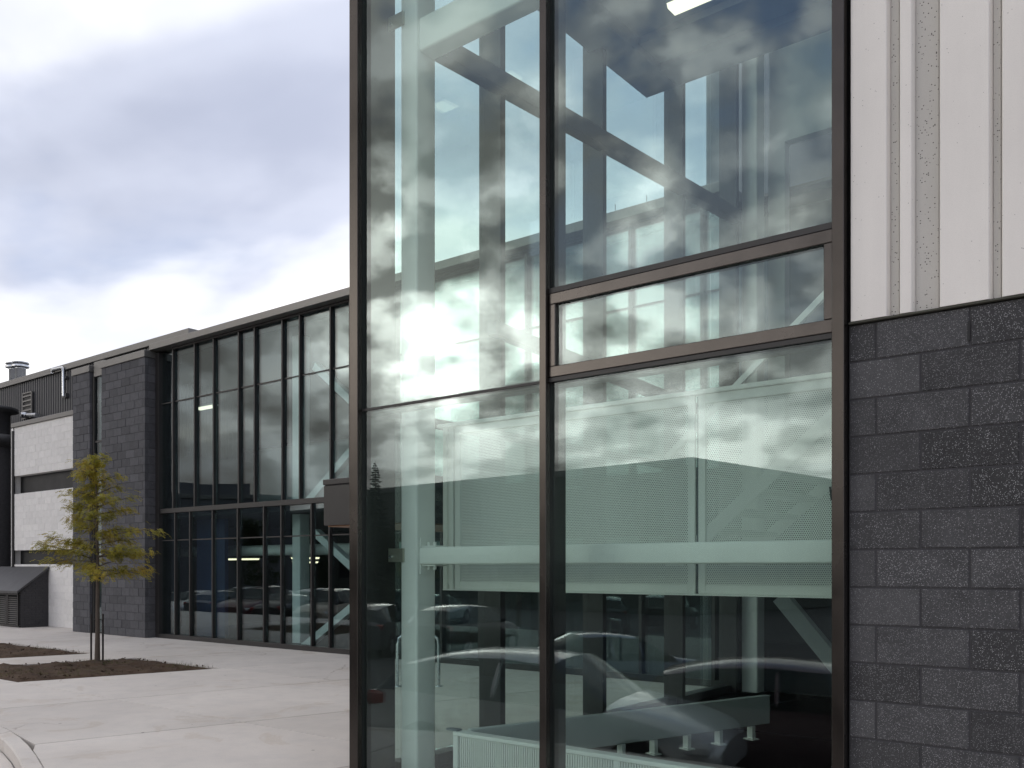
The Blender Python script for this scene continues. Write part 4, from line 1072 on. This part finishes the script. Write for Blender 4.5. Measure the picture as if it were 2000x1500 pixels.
def car_meshes(kind):
    st = CARS[kind]; g0_, g1_ = GLS[kind]; ring = []
    # finer stations by smooth interpolation keep the panels curved
    for (x, w, zs, zb, zt, wt) in st:
        ring.append([(x, 0, zs), (x, w * .90, zs), (x, w * .985, zs + .10), (x, w, zs + (zb - zs) * .55), (x, w * .97, zb), (x, wt + (w * .97 - wt) * .10, zt - (zt - zb) * .10 - .01), (x, wt * .8, zt + .005), (x, 0, zt + .02)])
    body, side, wind, rear = MB(), MB(), MB(), MB()
    for i in range(len(st) - 1):
        for k in range(7):
            for s_ in (-1, 1):
                q = [ring[i][k], ring[i + 1][k], ring[i + 1][k + 1], ring[i][k + 1]]; q = [(a, b * s_, c) for a, b, c in q]
                if s_ > 0: q = q[::-1]
                tgt = body
                if k == 4 and g0_ <= i < g1_ and st[i + 1][4] - st[i + 1][3] > .1 or (k == 4 and g0_ <= i < g1_ and st[i][4] - st[i][3] > .15): tgt = side
                if k in (5, 6) and i == g0_: tgt = wind
                if k in (5, 6) and i == g1_ - 1: tgt = rear
                tgt.add(q, [(0, 1, 2, 3)], True)
    for r_, f in ((ring[0], 1), (ring[-1], -1)):
        pts = r_ + [(a, -b, c) for a, b, c in r_[::-1]]; body.add(pts, [tuple(range(len(pts)))[::f]])
    # pillars between the side windows
    for i in (g0_ + 1, g0_ + 2):
        for s_ in (-1, 1):
            a, b = ring[i][4], ring[i][5]; body.bar((a[0], s_ * (a[1] + .004), a[2]), (b[0], s_ * (b[1] + .004), b[2]), .05, .02, up=(0, 1, 0))
    L_ = st[-1][0]; wr = .32 if kind != 'suv' else .36; wxs = (.20 * L_ - .03, .80 * L_)
    arch = MB()
    for wx_ in wxs:
        for s_ in (-1, 1):
            hw = .90 if kind == 'sedan' else (.87 if kind == 'hatch' else .93)
            arch.tube([(wx_, s_ * (hw - .20), wr), (wx_, s_ * (hw + .004), wr)], wr + .055, 20)
    tyre = MB(); n_ = 20
    tyre.tube([(0, -.10, 0), (0, -.09, 0), (0, .09, 0), (0, .10, 0)], [wr - .05, wr, wr, wr - .05], n_)
    rim = MB(); rim.tube([(0, .095, 0), (0, .106, 0)], wr * .62, n_)
    for q in range(5):
        a = q * 2 * math.pi / 5; rim.bar((0, .108, 0), (math.cos(a) * wr * .58, .108, math.sin(a) * wr * .58), .05, .012, up=(0, 1, 0))
    z1 = st[1][3] - .05
    hl = MB(); 
    for s_ in (-1, 1): pass
    return dict(body=body, side=side, wind=wind, rear=rear, arch=arch, tyre=tyre, rim=rim, L=L_, wr=wr, wxs=wxs, st=st)
CM = {}
def make_car(kind, color, label, x, y, z, rz, group):
    if kind not in CM:
        c = car_meshes(kind); CM[kind] = c; c['cache'] = {}
    c = CM[kind]
    t = thing('parked_car', label, 'car', (x, y, z), rz, group)
    off = (-c['L'] / 2, 0, 0)
    def part(key, name, mat):
        k_ = (key, mat)
        if k_ not in c['cache']:
            me = c[key].mesh(name, mat); bmm = bmesh.new(); bmm.from_mesh(me)
            bmesh.ops.remove_doubles(bmm, verts=bmm.verts, dist=.0005); bmm.to_mesh(me); bmm.free(); c['cache'][k_] = me
        return share(name, c['cache'][k_], t, off)
    b = part('body', 'body', 'paint_' + color)
    md = b.modifiers.new('smooth', 'SUBSURF'); md.levels = 1; md.render_levels = 2
    part('side', 'side_window', 'car_glass'); part('wind', 'windscreen', 'car_glass'); part('rear', 'rear_window', 'car_glass'); part('arch', 'wheel_arch', 'black_rubber')
    for wx_ in c['wxs']:
        for s_ in (-1, 1):
            hw = (.90 if kind == 'sedan' else (.87 if kind == 'hatch' else .93)) - .085
            for key, mat in (('tyre', 'tyre'), ('rim', 'alloy')):
                if (key, mat) not in c['cache']: c['cache'][(key, mat)] = c[key].mesh(key, mat)
            wo = share('wheel', c['cache'][('tyre', 'tyre')], t, (off[0] + wx_, s_ * hw, c['wr'])); wo.rotation_euler = (0, 0, 0 if s_ > 0 else math.pi)
            share('rim', c['cache'][('rim', 'alloy')], wo, (0, 0, 0))
    st = c['st']
    for s_ in (-1, 1):
        if ('hl', s_) not in c['cache']:
            zz1 = st[1][3] - .02; c['cache'][('hl', s_)] = MB().cbox(.07, .42, s_ * .60, s_ * .81, zz1 - .10, zz1 + .02, b=.03).mesh('headlight', 'clear_lens')
            zz2 = st[-2][3] - .03; c['cache'][('tl', s_)] = MB().cbox(c['L'] - .30, c['L'] - .03, s_ * .60, s_ * (.845 if kind != 'suv' else .88), zz2 - .14, zz2 + .02, b=.03).mesh('tail_light', 'red_lens')
            c['cache'][('mi', s_)] = MB().cbox(st[4][0] + .22, st[4][0] + .36, s_ * .90, s_ * 1.06, st[5][3] + .0, st[5][3] + .13, b=.035).mesh('mirror', 'black_rubber')
        share('headlight', c['cache'][('hl', s_)], t, off); share('tail_light', c['cache'][('tl', s_)], t, off); share('mirror', c['cache'][('mi', s_)], t, off)
    return t
def mirrored(px, depth, plane):
    x_, y_ = PD(px, depth); return x_, 2 * plane - y_
gk = 'cars parked in front of the building, mirrored in its glass'
x, y = mirrored(1085, 10.4, YF)
make_car('hatch', 'silver', 'silver hatchback mirrored nearest in the lower panes, left one', x, y, lot_z(y) - .0, R(168), gk)
x, y = mirrored(1590, 10.6, YF)
make_car('hatch', 'plum', 'dark plum hatchback mirrored at the right end of the lower pane', x, y, lot_z(y), R(160), gk)
x, y = mirrored(1205, 18.3, YF)
make_car('sedan', 'steel_blue', 'long dark blue sedan mirrored across the lower right pane', x, y, lot_z(y), R(180 - 52), gk)
x, y = mirrored(735, 30, YF)
make_car('suv', 'graphite', 'graphite estate car mirrored small beside the white column', x, y, lot_z(y), R(60), gk)
x, y = mirrored(910, 30, YF)
make_car('suv', 'black', 'black off-road car mirrored behind the blue sedan', x, y, lot_z(y), R(80), gk)
cols = [('sedan', 'white', 'white sedan'), ('sedan', 'silver', 'silver sedan'), ('hatch', 'graphite', 'graphite hatchback'), ('suv', 'maroon', 'maroon off-road car'), ('sedan', 'black', 'black sedan'), ('suv', 'beige', 'beige off-road car')]
gl2 = 'cars in the lot opposite, mirrored in the glazed hall'
for k, (kd, c, nm) in enumerate(cols):
    x = -43.5 + k * 2.75; y = -1.5
    make_car(kd, c, f'{nm} in the front row of the lot, mirrored in the hall\'s lower panes', x, y, lot_z(y), R(-112 if k % 2 else 70), gl2)
for k, (kd, c, nm) in enumerate([('suv', 'white', 'white off-road car'), ('hatch', 'maroon', 'maroon hatchback'), ('suv', 'silver', 'silver off-road car'), ('sedan', 'steel_blue', 'dark blue sedan'), ('suv', 'graphite', 'grey off-road car'), ('hatch', 'white', 'white hatchback')]):
    x = -46 + k * 2.9; y = -9.5
    make_car(kd, c, f'{nm} in the back row of the lot, mirrored behind the front row', x, y, lot_z(y), R(75), gl2)

# ------------------------------------------------------------------ across the road (mirrored in the glass)
sh = thing('gable_shed', 'low pale shed across the road, mirrored as a dark roofline in the glass', 'building', (-28, -44.4, -1.5), R(6))
MB().box(-80, 0, -42, 0, 0, 10.0).build('walls', 'siding', sh)
MB().cbox(-80.2, .2, -42.2, .2, 10.01, 10.45, b=.03).build('roof_edge', 'roof_trim', sh)
for q in range(17):
    w_ = MB().box(-77.4 + q * 4.3, -75 + q * 4.3, .002, .06, 2.0, 4.2).build('window', 'dark_window', sh)
of = thing('office_block', 'far concrete office block with dark window bands, mirrored in the lower panes', 'building', (-88, -26, -1.5), R(35))
MB().box(-26, 14, -14, 0, 0, 9.4).build('walls', 'office_concrete', of)
MB().cbox(-26.2, 14.2, -14.2, .2, 9.41, 9.8, b=.03).build('roof_edge', 'roof_trim', of)
MB().box(-14, -2, -10, -3, 9.81, 12.2).build('plant_room', 'office_concrete', of)
for fl_ in range(3):
    for q in range(9): MB().box(-24.5 + q * 4.2, -21.5 + q * 4.2, .002, .08, 1.6 + fl_ * 2.8, 3.0 + fl_ * 2.8).build('window', 'dark_window', of)

def spruce(label, x, y, H, seed):
    t = thing('spruce_tree', label, 'tree', (x, y, lot_z(y))); rr = random.Random(seed)
    MB().tube([(0, 0, 0), (0, 0, H * .6), (0, 0, H)], [.16, .09, .01], 8).build('trunk', 'bark', t)
    m = MB(); lv_ = int(H * 6.5)
    for k in range(lv_):
        z = .6 + (H - .6) * k / lv_; f = 1 - k / lv_; Rr = (.25 * H * f + .12) * rr.uniform(.75, 1.15)
        for q in range(int(7 + 10 * f)):
            a = rr.uniform(0, 6.283); d = Vector((math.cos(a), math.sin(a), 0)); L_ = Rr * rr.uniform(.7, 1.1); s_ = d.cross(Vector((0, 0, 1)))
            p0 = Vector((0, 0, z)); p1 = p0 + d * L_ * .6 + Vector((0, 0, -.10 * L_)); p2 = p0 + d * L_ + Vector((0, 0, -.06 * L_))
            w_ = .10 + .12 * f
            m.add([p0, p1 - s_ * w_ + Vector((0, 0, -.06)), p2, p1 + s_ * w_ + Vector((0, 0, -.06)), p1 + Vector((0, 0, .05))], [(0, 1, 4), (1, 2, 4), (2, 3, 4), (3, 0, 4)])
    m.build('crown', 'spruce_needle', t)
x, y = mirrored(733, 60, YF); spruce('pointed dark spruce mirrored beside the tower\'s left corner', x, y, 10.2, 3)
x, y = mirrored(770, 66, YF); spruce('small spruce mirrored just right of the pointed one', x, y, 7.0, 4)
def leafy(label, x, y, H, seed, mat='dark_leaf'):
    t = thing('leafy_tree', label, 'tree', (x, y, lot_z(y)), 0, 'leafy trees round the parking lot'); rr = random.Random(seed)
    tr = MB(); tr.tube([(0, 0, 0), (.1, 0, H * .35), (0, .1, H * .8)], [.16, .12, .03], 8)
    m = MB(); blobs = []
    for k in range(16):
        a = rr.uniform(0, 6.28); r = rr.uniform(.2, .95) * H * .27; z = rr.uniform(.36, .94) * H
        c = Vector((r * math.cos(a) * (1.2 - z / H * .6), r * math.sin(a) * (1.2 - z / H * .6), z)); blobs.append((c, rr.uniform(.09, .15) * H))
        tr.tube([(0, 0, z * .62), tuple(c)], [.05, .015], 5, False)
    for c, r in blobs:
        for q in range(240):
            d = Vector((rr.gauss(0, 1), rr.gauss(0, 1), rr.gauss(0, .8))); d = d.normalized() * r * rr.uniform(.45, 1.05); p = c + d
            s_ = rr.uniform(.06, .14); a = Vector((rr.uniform(-1, 1), rr.uniform(-1, 1), rr.uniform(-1, 1))).normalized(); b = a.orthogonal().normalized()
            m.add([p - a * s_, p + b * s_ * .6, p + a * s_, p - b * s_ * .6], [(0, 1, 2, 3)])
    tr.build('trunk', 'bark', t); m.build('crown', mat, t)
leafy('leafy tree mirrored in the hall\'s lower panes left of the column', *mirrored(500, 58, YB), 5.6, 21)
leafy('second leafy tree mirrored in the hall, nearer the tower', *mirrored(625, 62, YB), 5.2, 22)
leafy('wide leafy tree mirrored low beside the gable shed', *mirrored(1010, 48, YF), 5.0, 23)
